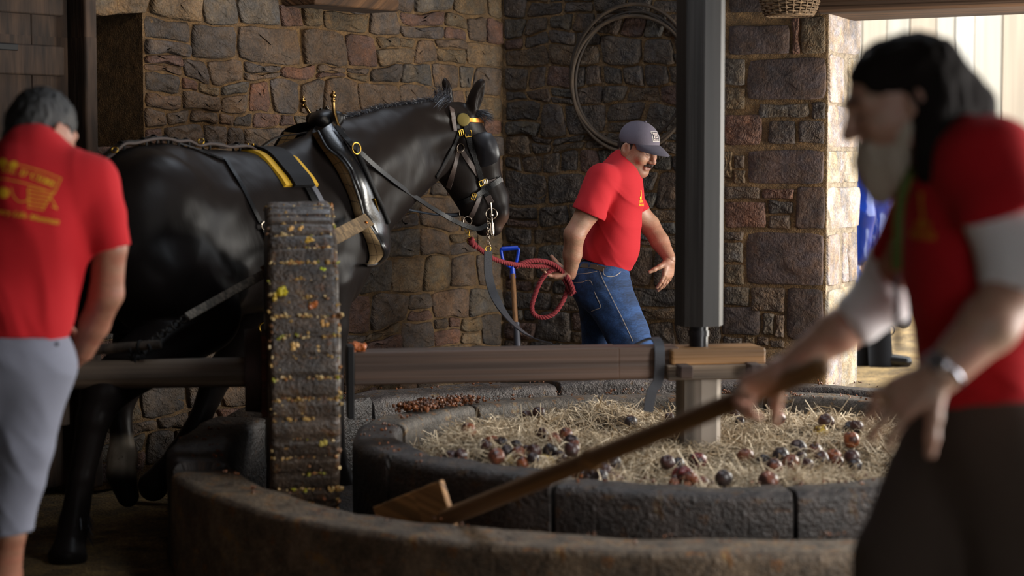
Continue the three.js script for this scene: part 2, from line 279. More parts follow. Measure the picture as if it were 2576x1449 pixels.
// one stone from its outline in the wall's plane
function stoneGeo(poly, proud, rand, joint = 0.007, rough = 0.008) {
  let c = [0, 0]; for (const p of poly) { c[0] += p[0] / poly.length; c[1] += p[1] / poly.length; }
  // round the corners once, then draw it in by half a joint
  let P = [];
  for (let i = 0; i < poly.length; i++) { const a = poly[i], b = poly[(i + 1) % poly.length], z = poly[(i + poly.length - 1) % poly.length]; P.push([a[0] * 0.66 + (b[0] + z[0]) * 0.17, a[1] * 0.66 + (b[1] + z[1]) * 0.17]); }
  const n = P.length, ring = (inset, z, jit) => P.map((p) => { const dx = p[0] - c[0], dy = p[1] - c[1], l = Math.hypot(dx, dy) || 1, k = Math.max(0.1, 1 - inset / l); return [c[0] + dx * k + (rand() - 0.5) * jit, c[1] + dy * k + (rand() - 0.5) * jit, z + (rand() - 0.5) * jit]; });
  const tx = (rand() - 0.5) * 0.09, ty = (rand() - 0.5) * 0.09, size = Math.sqrt(poly.reduce((s, p, i) => { const q = poly[(i + 1) % poly.length]; return s + p[0] * q[1] - q[0] * p[1]; }, 0) / 2) || 0.1;
  rough = Math.min(rough, size * 0.07); proud = Math.min(proud, size * 0.2); joint = Math.min(joint, size * 0.1);
  const rings = [ring(joint, -0.03, 0), ring(joint * 0.8, proud * 0.4, rough * 0.5), ring(joint + 0.005, proud * 0.97, rough * 0.8), ring(joint + size * 0.17, proud + size * 0.006, rough * 1.3), ring(joint + size * 0.32, proud + size * 0.01, rough * 1.6)];
  const pos = [], idx = [], uv = [], ou = rand() * 5, ov = rand() * 5;
  for (const r of rings) for (const q of r) { const z = q[2] + (q[2] > 0 ? (q[0] - c[0]) * tx + (q[1] - c[1]) * ty : 0); pos.push(q[0], q[1], z); uv.push(q[0] + ou, q[1] + ov + z); }
  pos.push(c[0], c[1], proud + size * 0.01 + (rand() - 0.5) * rough * 1.5); uv.push(c[0] + ou, c[1] + ov);
  for (let r = 0; r < rings.length - 1; r++) for (let i = 0; i < n; i++) { const a = r * n + i, b = r * n + (i + 1) % n; idx.push(a, b, a + n, b, b + n, a + n); }
  const o = (rings.length - 1) * n; for (let i = 0; i < n; i++) idx.push(o + i, o + (i + 1) % n, pos.length / 3 - 1);
  const g = new THREE.BufferGeometry(); g.setAttribute('position', new THREE.Float32BufferAttribute(pos, 3)); g.setAttribute('uv', new THREE.Float32BufferAttribute(uv, 2)); g.setIndex(idx); g.computeVertexNormals(); return g;
}
function putStone(wall, poly, m, rand, proud, joint, rough) { const o = new THREE.Mesh(stoneGeo(poly, proud, rand, joint, rough), m); o.name = 'stone'; o.castShadow = o.receiveShadow = true; wall.add(o); }
function rectPoly(u0, u1, v0, v1, rand, j = 0.008) {
  const P = [], q = () => (rand() - 0.5) * 2 * j;
  for (const [a, b] of [[0, 0], [0.12, 0], [0.5, 0], [0.88, 0], [1, 0], [1, 0.18], [1, 0.5], [1, 0.82], [1, 1], [0.88, 1], [0.5, 1], [0.12, 1], [0, 1], [0, 0.82], [0, 0.5], [0, 0.18]]) P.push([lerp(u0, u1, a) + q(), lerp(v0, v1, b) + q()]);
  return P;
}
// rubble brought to rough courses; limits(v) gives the stretch of the wall that a course fills
function rubble(wall, v0, v1, limits, { seed, rowH, aspect, mats, skip }) {
  const rand = rng(seed), rows = [v0]; while (rows[rows.length - 1] < v1) rows.push(rows[rows.length - 1] + lerp(rowH[0], rowH[1], rand()));
  const wave = (k, u) => rows[k] + noise3(u * 2.3, k * 7.7, 0, seed) * 0.036 + noise3(u * 7, k * 3.3, 5, seed) * 0.022;
  for (let k = 0; k + 1 < rows.length; k++) {
    const [uA, uB] = limits((rows[k] + rows[k + 1]) / 2), h = rows[k + 1] - rows[k]; let u = uA, s0 = 0;
    while (u < uB - 0.03) {
      let w = h * lerp(aspect[0], aspect[1], rand() * rand() * 0.6 + rand() * 0.4); if (uB - u - w < 0.08) w = uB - u;
      const s1 = u + w >= uB ? 0 : (rand() - 0.5) * 0.075, cell = (ua, ub, fa, fb, sa, sb) => {
        const P = [], lo = (x) => lerp(wave(k, x), wave(k + 1, x), fa), hi = (x) => lerp(wave(k, x), wave(k + 1, x), fb);
        for (const t of [0, 0.2, 0.5, 0.8]) { const x = lerp(ua - sa / 2, ub - sb / 2, t); P.push([x, lo(x)]); }
        for (const t of [0, 0.3, 0.7]) { const x = ub - sb / 2 + sb * t, a = lo(ub), b = hi(ub); P.push([x + (rand() - 0.5) * 0.012, lerp(a, b, t)]); }
        for (const t of [0, 0.2, 0.5, 0.8]) { const x = lerp(ub + sb / 2, ua + sa / 2, t); P.push([x, hi(x)]); }
        for (const t of [0, 0.3, 0.7]) { const x = ua + sa / 2 - sa * t, a = hi(ua), b = lo(ua); P.push([x + (rand() - 0.5) * 0.012, lerp(a, b, t)]); }
        if (skip && skip((ua + ub) / 2, (lo((ua + ub) / 2) + hi((ua + ub) / 2)) / 2)) return;
        putStone(wall, P, mats[Math.floor(rand() * mats.length)], rand, 0.006 + rand() * 0.022, 0.005 + rand() * 0.007, 0.011);
      };
      const r = rand();
      if (h > 0.11 && r < 0.3) { const f = 0.35 + rand() * 0.3; cell(u, u + w, 0, f, s0, s1); cell(u, u + w, f, 1, s0, s1); }
      else if (h > 0.12 && w > 0.2 && r < 0.45) { const f = 0.6, m = u + w * (0.4 + rand() * 0.2); cell(u, u + w, 0, f, s0, s1); cell(u, m, f, 1, s0, 0); cell(m, u + w, f, 1, 0, s1); }
      else cell(u, u + w, 0, 1, s0, s1);
      u += w; s0 = s1;
    }
  }
}
function wallGroup(name, x, d, turn) { const g = struct(name, V(x, 0, -d)); g.rotation.y = turn; g.userData.local = true; g.updateMatrixWorld(); return g; }
function slab(wall, name, u0, u1, v0, v1, n0, n1, m) { const g = new THREE.BoxGeometry(u1 - u0, v1 - v0, n1 - n0).translate((u0 + u1) / 2, (v0 + v1) / 2, (n0 + n1) / 2); const o = add(wall, name, uvBox(g), m); return o; }
function uvBox(g) { const p = g.attributes.position, n = g.attributes.normal, uv = new Float32Array(p.count * 2); for (let i = 0; i < p.count; i++) { const ax = Math.abs(n.getX(i)), ay = Math.abs(n.getY(i)), az = Math.abs(n.getZ(i)); const [a, b] = az >= ax && az >= ay ? [p.getX(i), p.getY(i)] : ax >= ay ? [p.getZ(i), p.getY(i)] : [p.getX(i), p.getZ(i)]; uv[i * 2] = a; uv[i * 2 + 1] = b; } g.setAttribute('uv', new THREE.BufferAttribute(uv, 2)); return g; }
// where the line of sight of a pixel meets a wall's face, in the wall's own u, v
function onWall(wall, px, py, n = 0) {
  const o = V(0, EYE, 0), v = viewDir(px, py), N = V(0, 0, 1).transformDirection(wall.matrixWorld), q = V(0, 0, n).applyMatrix4(wall.matrixWorld), t = q.clone().sub(o).dot(N) / v.dot(N);
  const p = o.addScaledVector(v, t); return { p, l: wall.worldToLocal(p.clone()) };
}
const ROOF = 3.4, CORNER = [-0.05, 10.83];
// right-hand back wall: from the inner corner to the doorway, its end standing nearer
const wallR = wallGroup('wall_back_right', CORNER[0], CORNER[1], R_(-25)), WR = 1.843;
slab(wallR, 'mortar', 0, WR, 0, ROOF, -0.6, 0, M.mortar);
{
  const rand = rng(11), q = (x0, x1, y0, y1, m, proud = 0.014) => { const a = onWall(wallR, x0, y1).l, b = onWall(wallR, x1, y0).l; putStone(wallR, rectPoly(a.x, Math.min(b.x, WR + 0.004), a.y, b.y, rand, 0.006), m, rand, proud, 0.005, 0.006); };
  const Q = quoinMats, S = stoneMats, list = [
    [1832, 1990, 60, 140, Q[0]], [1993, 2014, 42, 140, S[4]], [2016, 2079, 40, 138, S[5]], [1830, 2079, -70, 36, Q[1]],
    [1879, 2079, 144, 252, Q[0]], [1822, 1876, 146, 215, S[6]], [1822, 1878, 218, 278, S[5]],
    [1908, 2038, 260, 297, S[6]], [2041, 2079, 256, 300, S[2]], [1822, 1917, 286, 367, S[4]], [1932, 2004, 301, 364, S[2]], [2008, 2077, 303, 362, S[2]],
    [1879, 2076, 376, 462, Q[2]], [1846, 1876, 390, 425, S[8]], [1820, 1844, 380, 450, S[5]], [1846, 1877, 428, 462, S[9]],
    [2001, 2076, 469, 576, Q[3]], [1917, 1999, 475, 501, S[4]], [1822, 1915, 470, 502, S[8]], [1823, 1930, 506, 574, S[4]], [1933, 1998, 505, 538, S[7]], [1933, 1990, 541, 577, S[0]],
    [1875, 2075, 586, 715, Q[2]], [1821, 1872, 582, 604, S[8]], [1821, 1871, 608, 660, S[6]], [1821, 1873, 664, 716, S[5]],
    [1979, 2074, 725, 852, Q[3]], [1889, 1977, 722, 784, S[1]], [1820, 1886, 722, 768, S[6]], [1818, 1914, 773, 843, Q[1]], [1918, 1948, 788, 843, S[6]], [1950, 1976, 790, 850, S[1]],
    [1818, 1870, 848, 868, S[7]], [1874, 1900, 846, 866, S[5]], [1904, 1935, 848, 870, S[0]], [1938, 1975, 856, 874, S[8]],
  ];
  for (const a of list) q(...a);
  const uQ = onWall(wallR, 1819, 500).l.x;
  rubble(wallR, 0.0, 2.42, (v) => [0.01, v < 0.47 ? 0.55 : uQ], { seed: 21, rowH: [0.08, 0.19], aspect: [0.8, 2.4], mats: shadedStoneMats });
  // below the coursed stone the foot of the wall is rendered over
  add(wallR, 'foot_render', uvBox(boxGeo(WR - 0.55, 0.49, 0.05, 0.02, 3).translate(WR / 2 + 0.28, 0.23, -0.005)), M.mortar);
}
// end of that wall, the doorway reveal: daylight painted into its pale stones
const REV = [CORNER[0] + WR * 0.9063, CORNER[1] - WR * 0.4226];
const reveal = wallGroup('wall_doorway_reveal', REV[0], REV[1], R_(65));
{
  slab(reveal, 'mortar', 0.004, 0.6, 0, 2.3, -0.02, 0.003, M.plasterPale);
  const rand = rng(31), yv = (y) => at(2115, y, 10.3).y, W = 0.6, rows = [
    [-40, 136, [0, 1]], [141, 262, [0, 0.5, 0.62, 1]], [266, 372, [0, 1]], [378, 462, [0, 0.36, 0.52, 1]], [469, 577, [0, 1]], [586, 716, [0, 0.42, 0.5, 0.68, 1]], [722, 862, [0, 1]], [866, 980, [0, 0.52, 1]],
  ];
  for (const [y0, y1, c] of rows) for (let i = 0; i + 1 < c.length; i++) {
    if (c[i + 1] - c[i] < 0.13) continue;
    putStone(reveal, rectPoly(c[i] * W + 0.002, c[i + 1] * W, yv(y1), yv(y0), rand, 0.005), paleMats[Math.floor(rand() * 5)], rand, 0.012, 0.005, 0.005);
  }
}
// wall over and beyond the yard doorway
slab(wallR, 'header', WR, WR + 1.75, 2.52, ROOF, -0.6, 0, M.mortar);
slab(wallR, 'far_pier', WR + 1.72, WR + 2.6, 0, ROOF, -0.6, 0, M.mortar);
{
  const a = onWall(wallR, 2130, 33, 0.05).l, g = bar(V(WR - 0.06, 2.36, -0.2), V(WR + 1.8, 2.375, -0.2), 0.26, 0.55, V(0, 1, 0), 0.03);
  const p = g.attributes.position; for (let i = 0; i < p.count; i++) p.setY(i, p.getY(i) + noise3(p.getX(i) * 4, p.getY(i) * 9, p.getZ(i) * 5, 3) * 0.012 + (a.y - 2.235));
  g.computeVertexNormals(); const o = new THREE.Mesh(uvPlanar(g, [0, 1, 1], [0.12, 0, 0]), M.lintel); o.name = 'trim_1'; o.position.copy(wallR.position); o.rotation.copy(wallR.rotation); o.userData.kind = 'structure'; o.castShadow = o.receiveShadow = true; scene.add(o);
}
// left-hand back wall: runs from the corner towards the camera, beside the horse's track
const LU = [0.622, 0.783], TL = 4.3, wallL = wallGroup('wall_back_left', CORNER[0] - LU[0] * TL, CORNER[1] - LU[1] * TL, Math.atan2(LU[1], LU[0]));
const uJ = onWall(wallL, 360, 200).l.x, uF = onWall(wallL, 222, 200).l.x, uD = onWall(wallL, 205, 200).l.x, vS = onWall(wallL, 300, 372).l.y, vT = onWall(wallL, 300, 14).l.y;
{
  slab(wallL, 'mortar', uJ, TL, 0, ROOF, -0.55, 0, M.mortar);
  slab(wallL, 'mortar', uF, uJ, 0, vS, -0.55, 0, M.mortar);
  slab(wallL, 'mortar', uF, uJ, vT, ROOF, -0.55, 0, M.mortar);
  slab(wallL, 'niche_back', uF - 0.1, uJ + 0.1, vS - 0.1, vT + 0.1, -0.62, -0.5, M.mortar);
  slab(wallL, 'mortar', 0, uF, 2.35, ROOF, -0.55, 0, M.mortar);
  rubble(wallL, 0.04, 2.36, (v) => [v > vS && v < vT ? uJ : uF, TL - 0.01], { seed: 47, rowH: [0.085, 0.215], aspect: [0.9, 3.2], mats: stoneMats });
  // stones at the back of the niche, its shade put into their dark colour
  const rand = rng(5), W = uJ - uF; for (let j = 0; j < 4; j++) for (let i = 0; i < 2; i++) { const h = (vT - vS) / 4, g = stoneGeo(rectPoly(uF + i * W / 2 + 0.01, uF + (i + 1) * W / 2, vS + j * h + 0.01, vS + (j + 1) * h, rand, 0.012), 0.012, rand); g.translate(0, 0, -0.5); const o = new THREE.Mesh(g, nicheShadeMats[(i + j) % 3]); o.name = 'stone'; wallL.add(o); }
}
// plank door at the left, in its frame
{
  const d = wallGroup('door_1', wallL.position.x, -wallL.position.z, wallL.rotation.y), tag_ = (o) => o;
  const pl = (u0, u1, v0, v1, n0, n1, m, name, r = 0.006) => add(d, name, uvPlanar(boxGeo(u1 - u0, v1 - v0, n1 - n0, r).translate((u0 + u1) / 2, (v0 + v1) / 2, (n0 + n1) / 2), [1, 0, 1], [0, 1, 0]), m);
  pl(uD, uF + 0.03, 0.02, 2.3, -0.12, 0.03, M.doorWood, 'door_frame', 0.012);
  pl(uD - 1.3, uF + 0.03, 2.24, 2.4, -0.12, 0.035, M.doorWood, 'door_frame', 0.012);
  for (let i = 0; i < 6; i++) pl(uD - 0.005 - (i + 1) * 0.2, uD - 0.01 - i * 0.2, 0.03, 2.24, -0.11, -0.075 + (i % 2) * 0.004, M.doorWood, 'plank');
  for (const v of [2.09, 1.83, 1.0, 0.3]) pl(uD - 1.2, uD - 0.05, v, v + 0.13, -0.08, -0.045, M.doorWood, 'rail', 0.01);
  pl(uD - 0.5, uD - 0.3, 1.93, 1.96, -0.075, -0.04, M.iron, 'hinge');
}
// shaded lamp added out of view to warm the wall above the horse
{
  const lamp = thing('added_lamp', 'metal shaded lamp added out of view to warm the left wall', 'lamp', V(0.9, 3.1, -6.2)), aim = V(-1.2, 2.1, -9.4), dir = aim.clone().sub(V(0.9, 3.1, -6.2)).normalize();
  const g = new THREE.LatheGeometry([[0.02, 0.09], [0.05, 0.08], [0.1, -0.06], [0.105, -0.06], [0.06, 0.09], [0.02, 0.1]].map(([x, y]) => new THREE.Vector2(x, y)), 24).applyQuaternion(new THREE.Quaternion().setFromUnitVectors(V(0, -1, 0), dir)).translate(0.9, 3.1, -6.2);
  add(lamp, 'shade', g, M.iron); const bulb = ball(V(0.9, 3.1, -6.2).addScaledVector(dir, 0.0), 0.035); add(lamp, 'bulb', bulb, new THREE.MeshStandardMaterial({ color: '#fff', emissive: '#ffc070', emissiveIntensity: 3 }));
  add(lamp, 'arm', rod(V(0.9, 3.1, -6.2).addScaledVector(dir, -0.09), V(0.9, ROOF, -6.1), 0.012), M.iron);
  const sl = new THREE.SpotLight(new THREE.Color(1, 0.78, 0.52), 17, 0, R_(21), 0.75); sl.position.copy(V(0, 0, 0).addScaledVector(dir, 0.06)); sl.target.position.copy(aim).sub(lamp.position); sl.castShadow = true; sl.shadow.radius = 4; sl.name = 'added_lamp_light'; lamp.add(sl); lamp.add(sl.target);
}
// floor of the mill house and the yard outside
const floor = add(scene, 'floor', (() => { const g = new THREE.PlaneGeometry(9, 16, 90, 160).rotateX(-Math.PI / 2).translate(0, 0, -5.5); const p = g.attributes.position; for (let i = 0; i < p.count; i++) { const x = p.getX(i), z = p.getZ(i); p.setY(i, fbm(x * 1.7, 0, z * 1.7, 3, 4) * 0.02 - 0.004 + fbm(x * 6, 1, z * 6, 2, 8) * 0.008); } g.computeVertexNormals(); return uvPlanar(g, [1, 0, 0], [0, 0, 1]); })(), M.earth);
floor.userData.kind = 'structure';
{
  const g = new THREE.PlaneGeometry(14, 14, 90, 90).rotateX(-Math.PI / 2).translate(8.75, 0.012, -17.1); const p = g.attributes.position;
  for (let i = 0; i < p.count; i++) { const x = p.getX(i), z = p.getZ(i); p.setY(i, p.getY(i) + fbm(x * 3, 0, z * 3, 3, 14) * 0.02); } g.computeVertexNormals();
  const o = add(scene, 'ground_yard', uvPlanar(g, [1, 0, 0], [0, 0, 1]), M.yard); o.userData.kind = 'structure';
}
// closing walls out of the picture, with the openings that let the day in
function closer(name, parts) { const g = struct(name); for (const [x0, x1, y0, y1, z0, z1] of parts) add(g, 'masonry', uvBox(new THREE.BoxGeometry(x1 - x0, y1 - y0, z1 - z0).translate((x0 + x1) / 2, (y0 + y1) / 2, (z0 + z1) / 2)), M.roomPlaster); }
closer('wall_right', [[3.4, 3.8, 0, ROOF, -9.4, -9.18], [3.4, 3.8, 2.2, ROOF, -9.18, -3.1], [3.4, 3.8, 0, ROOF, -8.18, -5.1], [3.4, 3.8, 0, 0.3, -9.18, -8.18], [3.4, 3.8, 0, ROOF, -3.1, 2.3]]);
closer('wall_left', [[-4.2, -3.8, 0, ROOF, -12, 2.3]]);
closer('wall_rear', [[-4.2, 0.1, 0, ROOF, 1.9, 2.3], [1.7, 3.8, 0, ROOF, 1.9, 2.3], [0.1, 1.7, 2.5, ROOF, 1.9, 2.3], [0.1, 1.7, 0, 0.9, 1.9, 2.3]]);
closer('wall_outer', [[-4.2, 0.9, 0, ROOF, -12.4, -12]]);
closer('ceiling', [[-4.2, 3.8, ROOF, ROOF + 0.3, -5.5, 2.3], [-4.2, 0.15, ROOF, ROOF + 0.3, -6.7, -5.5], [1.35, 3.8, ROOF, ROOF + 0.3, -6.7, -5.5], [-4.2, 3.8, ROOF, ROOF + 0.3, -8.55, -6.7], [-4.2, -0.85, ROOF, ROOF + 0.3, -12.4, -8.55], [0.25, 3.8, ROOF, ROOF + 0.3, -12.4, -8.55], [-0.85, 0.25, ROOF, ROOF + 0.3, -12.4, -9.65]]);
// joist end that shows at the top edge, against the wall
{
  const a = onWall(wallL, 728, 2, 0.05).p, b = onWall(wallL, 942, 10, 0.05).p, o = add(scene, 'ceiling_plank', uvPlanar(bar(V(a.x, a.y + 0.005, a.z), V(b.x, a.y + 0.005, b.z), 0.06, 0.34, V(0, 1, 0), 0.01), [0, 1, 1], [1, 0, 0]), M.lintel); o.userData.kind = 'structure';
}
// pale plank wall of the yard, seen through the doorway
{
  const w = struct('wall_yard_planks'), rand = rng(77), mats = ['#cfc8bb', '#c6bba9', '#bcae9c', '#d3cfc6', '#c9c3b6'].map((c) => mat(c, { map: T.boardC, bump: T.woodB, bs: 0.0006, rp: [1.3, 0.3], roughness: 0.9 }));
  const xs = [2040, 2166, 2226, 2285, 2350, 2398, 2446, 2517, 2600, 2680, 2760], y0 = 0.55;
  for (let i = 0; i + 1 < xs.length; i++) { const a = at(xs[i] + 1, 300, 15.2), b = at(xs[i + 1] - 1, 300, 15.2), k = 0.015 * (i % 2); add(w, 'plank', uvPlanar(boxGeo(b.x - a.x - 0.001, 3.6, 0.04, 0.004).translate((a.x + b.x) / 2, y0 + 1.8, -15.2 + k), [1, 0, 0], [0, 1, 0], rand() * 3, rand() * 3), mats[[0, 1, 4, 2, 0, 3, 4, 2, 1, 0][i]]); }
  for (const y of [1.0, 2.4, 3.6]) add(w, 'rail', boxGeo(5, 0.5, 0.06, 0.01).translate(4.2, y, -15.26), mats[2]); add(w, 'backing', boxGeo(5, 3.6, 0.02, 0.002).translate(4.2, 2.35, -15.31), mats[2]);
  const fence = struct('wall_yard_far'); add(fence, 'masonry', uvBox(new THREE.BoxGeometry(9, 1.0, 0.3).translate(5, 0.3, -19)), M.plasterPale);
}
// ---------------------------------------------------------------- the crushing trough
const P0 = at(1757, 908, 7.5), P1 = at(180, 941, 7.17), AX = P1.clone().sub(P0).normalize(), AXF = V(0, 1, 0).cross(AX).normalize();   // axle direction; AXF points away from the axle, level
if (AXF.z < 0) AXF.negate();
const TC = V(P0.x, 0, P0.z), RIM = { o: 2.03, i: 1.8, h: 0.4 }, KERB = { o: 1.34, i: 1.165, h: 0.42 }, BED = 0.35;
const polar = (r, a, y) => V(TC.x + r * Math.cos(R_(a)), y, TC.z + r * Math.sin(R_(a)));
function arcBlock(r0, r1, y0, y1, a0, a1, seed, amp = 0.012, rc = 0.03) {
  const sec = []; const cr = [[r1 - rc, y1 - rc, 0], [r0 + rc, y1 - rc, 90], [r0 + 0.005, y0, 180], [r1 - 0.005, y0, 270]];
  for (let i = 0; i <= 3; i++) sec.push([r1, lerp(y0, y1 - rc, i / 4)]);
  for (let i = 0; i <= 4; i++) { const t = R_(i * 22.5); sec.push([r1 - rc + rc * Math.cos(t), y1 - rc + rc * Math.sin(t)]); }
  for (let i = 1; i < 4; i++) sec.push([lerp(r1 - rc, r0 + rc, i / 4), y1]);
  for (let i = 0; i <= 4; i++) { const t = R_(90 + i * 22.5); sec.push([r0 + rc + rc * Math.cos(t), y1 - rc + rc * Math.sin(t)]); }
  for (let i = 1; i <= 4; i++) sec.push([r0, lerp(y1 - rc, y0, i / 4)]);
  const n = Math.max(6, Math.round((a1 - a0) / 2.6)), m = sec.length, pos = [], uv = [], idx = [], cm = [(r0 + r1) / 2, (y0 + y1) / 2], steps = [[0, 0.0], [0, 0.955]];
  for (let i = 0; i <= n; i++) steps.push([i / n, i === 0 || i === n ? 0.985 : 1]); steps.push([1, 0.955], [1, 0]);
  let L = 0;
  steps.forEach(([t, k], s) => {
    const e = s < 2 ? 0 : s > steps.length - 3 ? 1 : clamp(t, 0.006, 0.994), a = lerp(a0, a1, e); let l = 0;
    for (let j = 0; j <= m; j++) { const q = sec[j % m], r = lerp(cm[0], q[0], k), y = lerp(cm[1], q[1], k > 0.5 ? (q[1] < cm[1] ? 1 : k) : k), p = polar(r, a, y), w = fbm(p.x * 3 + seed, p.y * 3, p.z * 3, 4, 3) * amp * 2 + fbm(p.x * 14, p.y * 14 + seed, p.z * 14, 2, 5) * amp * 0.5; const o = polar(r + w * (q[0] > cm[0] ? 1 : -1) * 0.8, a, Math.max(0, y + w * (q[1] > cm[1] ? 0.7 : 0))); pos.push(o.x, o.y, o.z); if (j) l += Math.hypot(sec[j % m][0] - sec[j - 1][0], sec[j % m][1] - sec[j - 1][1]); uv.push(R_(a) * cm[0], l); }
  });
  const w = m + 1; for (let s = 0; s + 1 < steps.length; s++) for (let j = 0; j < m; j++) { const a = s * w + j, b = a + 1, c = a + w, d = c + 1; idx.push(a, b, c, b, d, c); }
  const g = new THREE.BufferGeometry(); g.setAttribute('position', new THREE.Float32BufferAttribute(pos, 3)); g.setAttribute('uv', new THREE.Float32BufferAttribute(uv, 2)); g.setIndex(idx); g.computeVertexNormals(); return g;
}
const trough = thing('crushing_trough', 'huge round granite cider trough of jointed blocks with an inner kerb', 'trough', TC);
{
  const rim = [62, 163, 196, 222, 254, 287, 318, 350, 380, 422];
  for (let i = 0; i + 1 < rim.length; i++) add(trough, 'rim_block', arcBlock(RIM.i, RIM.o, 0, RIM.h + ((i * 37) % 5 - 2) * 0.005 - (i === 0 || i > 8 ? 0.035 : 0), rim[i] + 0.25, rim[i + 1] - 0.25, i * 7.3, 0.014, i % 2 ? 0.035 : 0.028), i === 0 ? M.rimPale : [3, 4, 9].includes(i) ? M.trough : M.troughDark);
  const kerb = [82, 116, 150, 190, 222, 254, 290, 330, 368, 405, 442];
  for (let i = 0; i + 1 < kerb.length; i++) add(trough, 'kerb_block', arcBlock(KERB.i, KERB.o, 0, KERB.h + ((i * 29) % 5 - 2) * 0.005, kerb[i] + 0.35, kerb[i + 1] - 0.35, 50 + i * 5.1, 0.012, 0.035), i >= 3 && i <= 7 ? M.kerbPale : M.troughDark);
  add(trough, 'channel_floor', uvPlanar((() => { const g = new THREE.RingGeometry(KERB.o - 0.05, RIM.i + 0.1, 96, 4).rotateX(-Math.PI / 2).translate(TC.x, 0.06, TC.z); return g; })(), [1, 0, 0], [0, 0, 1]), M.troughDark);
}
// straw bed inside the kerb
const strawH = (x, z) => { const r = Math.hypot(x - TC.x, z - TC.z), e = sstep(KERB.i, KERB.i - 0.25, r); return BED - 0.07 * (1 - e) + e * (fbm(x * 2.4, 2, z * 2.4, 3, 17) * 0.06 + fbm(x * 9, 1, z * 9, 2, 18) * 0.03); };
{
  const g = new THREE.CircleGeometry(KERB.i + 0.03, 90); const list = [], N = 34, A = 110, pos = [], idx = [];
  for (let i = 0; i <= N; i++) for (let j = 0; j <= A; j++) { const r = (KERB.i + 0.02) * i / N, a = j / A * 360, p = polar(r, a, 0); pos.push(p.x, strawH(p.x, p.z), p.z); }
  for (let i = 0; i < N; i++) for (let j = 0; j < A; j++) { const a = i * (A + 1) + j, b = a + 1, c = a + A + 1, d = c + 1; idx.push(a, b, c, b, d, c); }
  const m = new THREE.BufferGeometry(); m.setAttribute('position', new THREE.Float32BufferAttribute(pos, 3)); m.setIndex(idx); m.computeVertexNormals();
  const straw = thing('straw_bed', 'tangled pale straw filling the middle of the round stone trough', 'straw', V(TC.x, 0, TC.z)); straw.userData.kind = 'stuff';
  add(straw, 'straw_mat', uvPlanar(m, [1, 0, 0], [0, 0, 1]), mat('#5c4a33', { map: T.earthC, bump: T.earthC, bs: 0.02, rp: 2.5, roughness: 1 }));
  const blade = (w, bend) => { const P = [], I = []; for (let i = 0; i <= 4; i++) { const t = i / 4 - 0.5, k = w * (1 - Math.abs(t) * 0.8); P.push(t, bend * (0.25 - t * t), -k, t, bend * (0.25 - t * t) + k * 0.5, k); if (i < 4) { const a = i * 2; I.push(a, a + 1, a + 2, a + 1, a + 3, a + 2); } } const b = new THREE.BufferGeometry(); b.setAttribute('position', new THREE.Float32BufferAttribute(P, 3)); b.setIndex(I); b.computeVertexNormals(); return uvPlanar(b, [1, 0, 0], [0, 0, 1]); };
  const rand = rng(404), q = new THREE.Quaternion(), e = new THREE.Euler(), mtx = new THREE.Matrix4(), col = new THREE.Color();
  [[0.015, 0.35, 13000, 0.05, 0.14], [0.02, -0.2, 6000, 0.1, 0.3], [0.014, 1.1, 5000, 0.06, 0.16]].forEach(([w, bend, n, l0, l1], k) => {
    const im = new THREE.InstancedMesh(blade(w, bend), mat('#ffffff', { roughness: 0.75 }), n); im.name = 'straw_stalk'; im.userData.kind = 'stuff'; im.castShadow = im.receiveShadow = true;
    for (let i = 0; i < n; i++) {
      const r = Math.sqrt(rand()) * (KERB.i - 0.01), a = rand() * 360, p = polar(r, a, 0), l = lerp(l0, l1, rand() * rand()), clump = fbm(p.x * 3, 4, p.z * 3, 2, 30);
      e.set((rand() - 0.5) * 0.9, rand() * 6.3, (rand() - 0.5) * (rand() < 0.12 ? 1.9 : 0.75)); q.setFromEuler(e);
      mtx.compose(V(p.x - TC.x, strawH(p.x, p.z) + rand() * 0.028 + Math.max(0, clump) * 0.05, p.z - TC.z), q, V(l, l, l * 0.9 * (0.8 / (l / 0.1) * 0.5 + 0.5)));
      im.setMatrixAt(i, mtx); const t = Math.pow(rand(), 1.35); col.setRGB(lerp(0.24, 0.95, t), lerp(0.165, 0.78, t), lerp(0.085, 0.55, t)); im.setColorAt(i, col);
    }
    straw.add(im);
  });
}
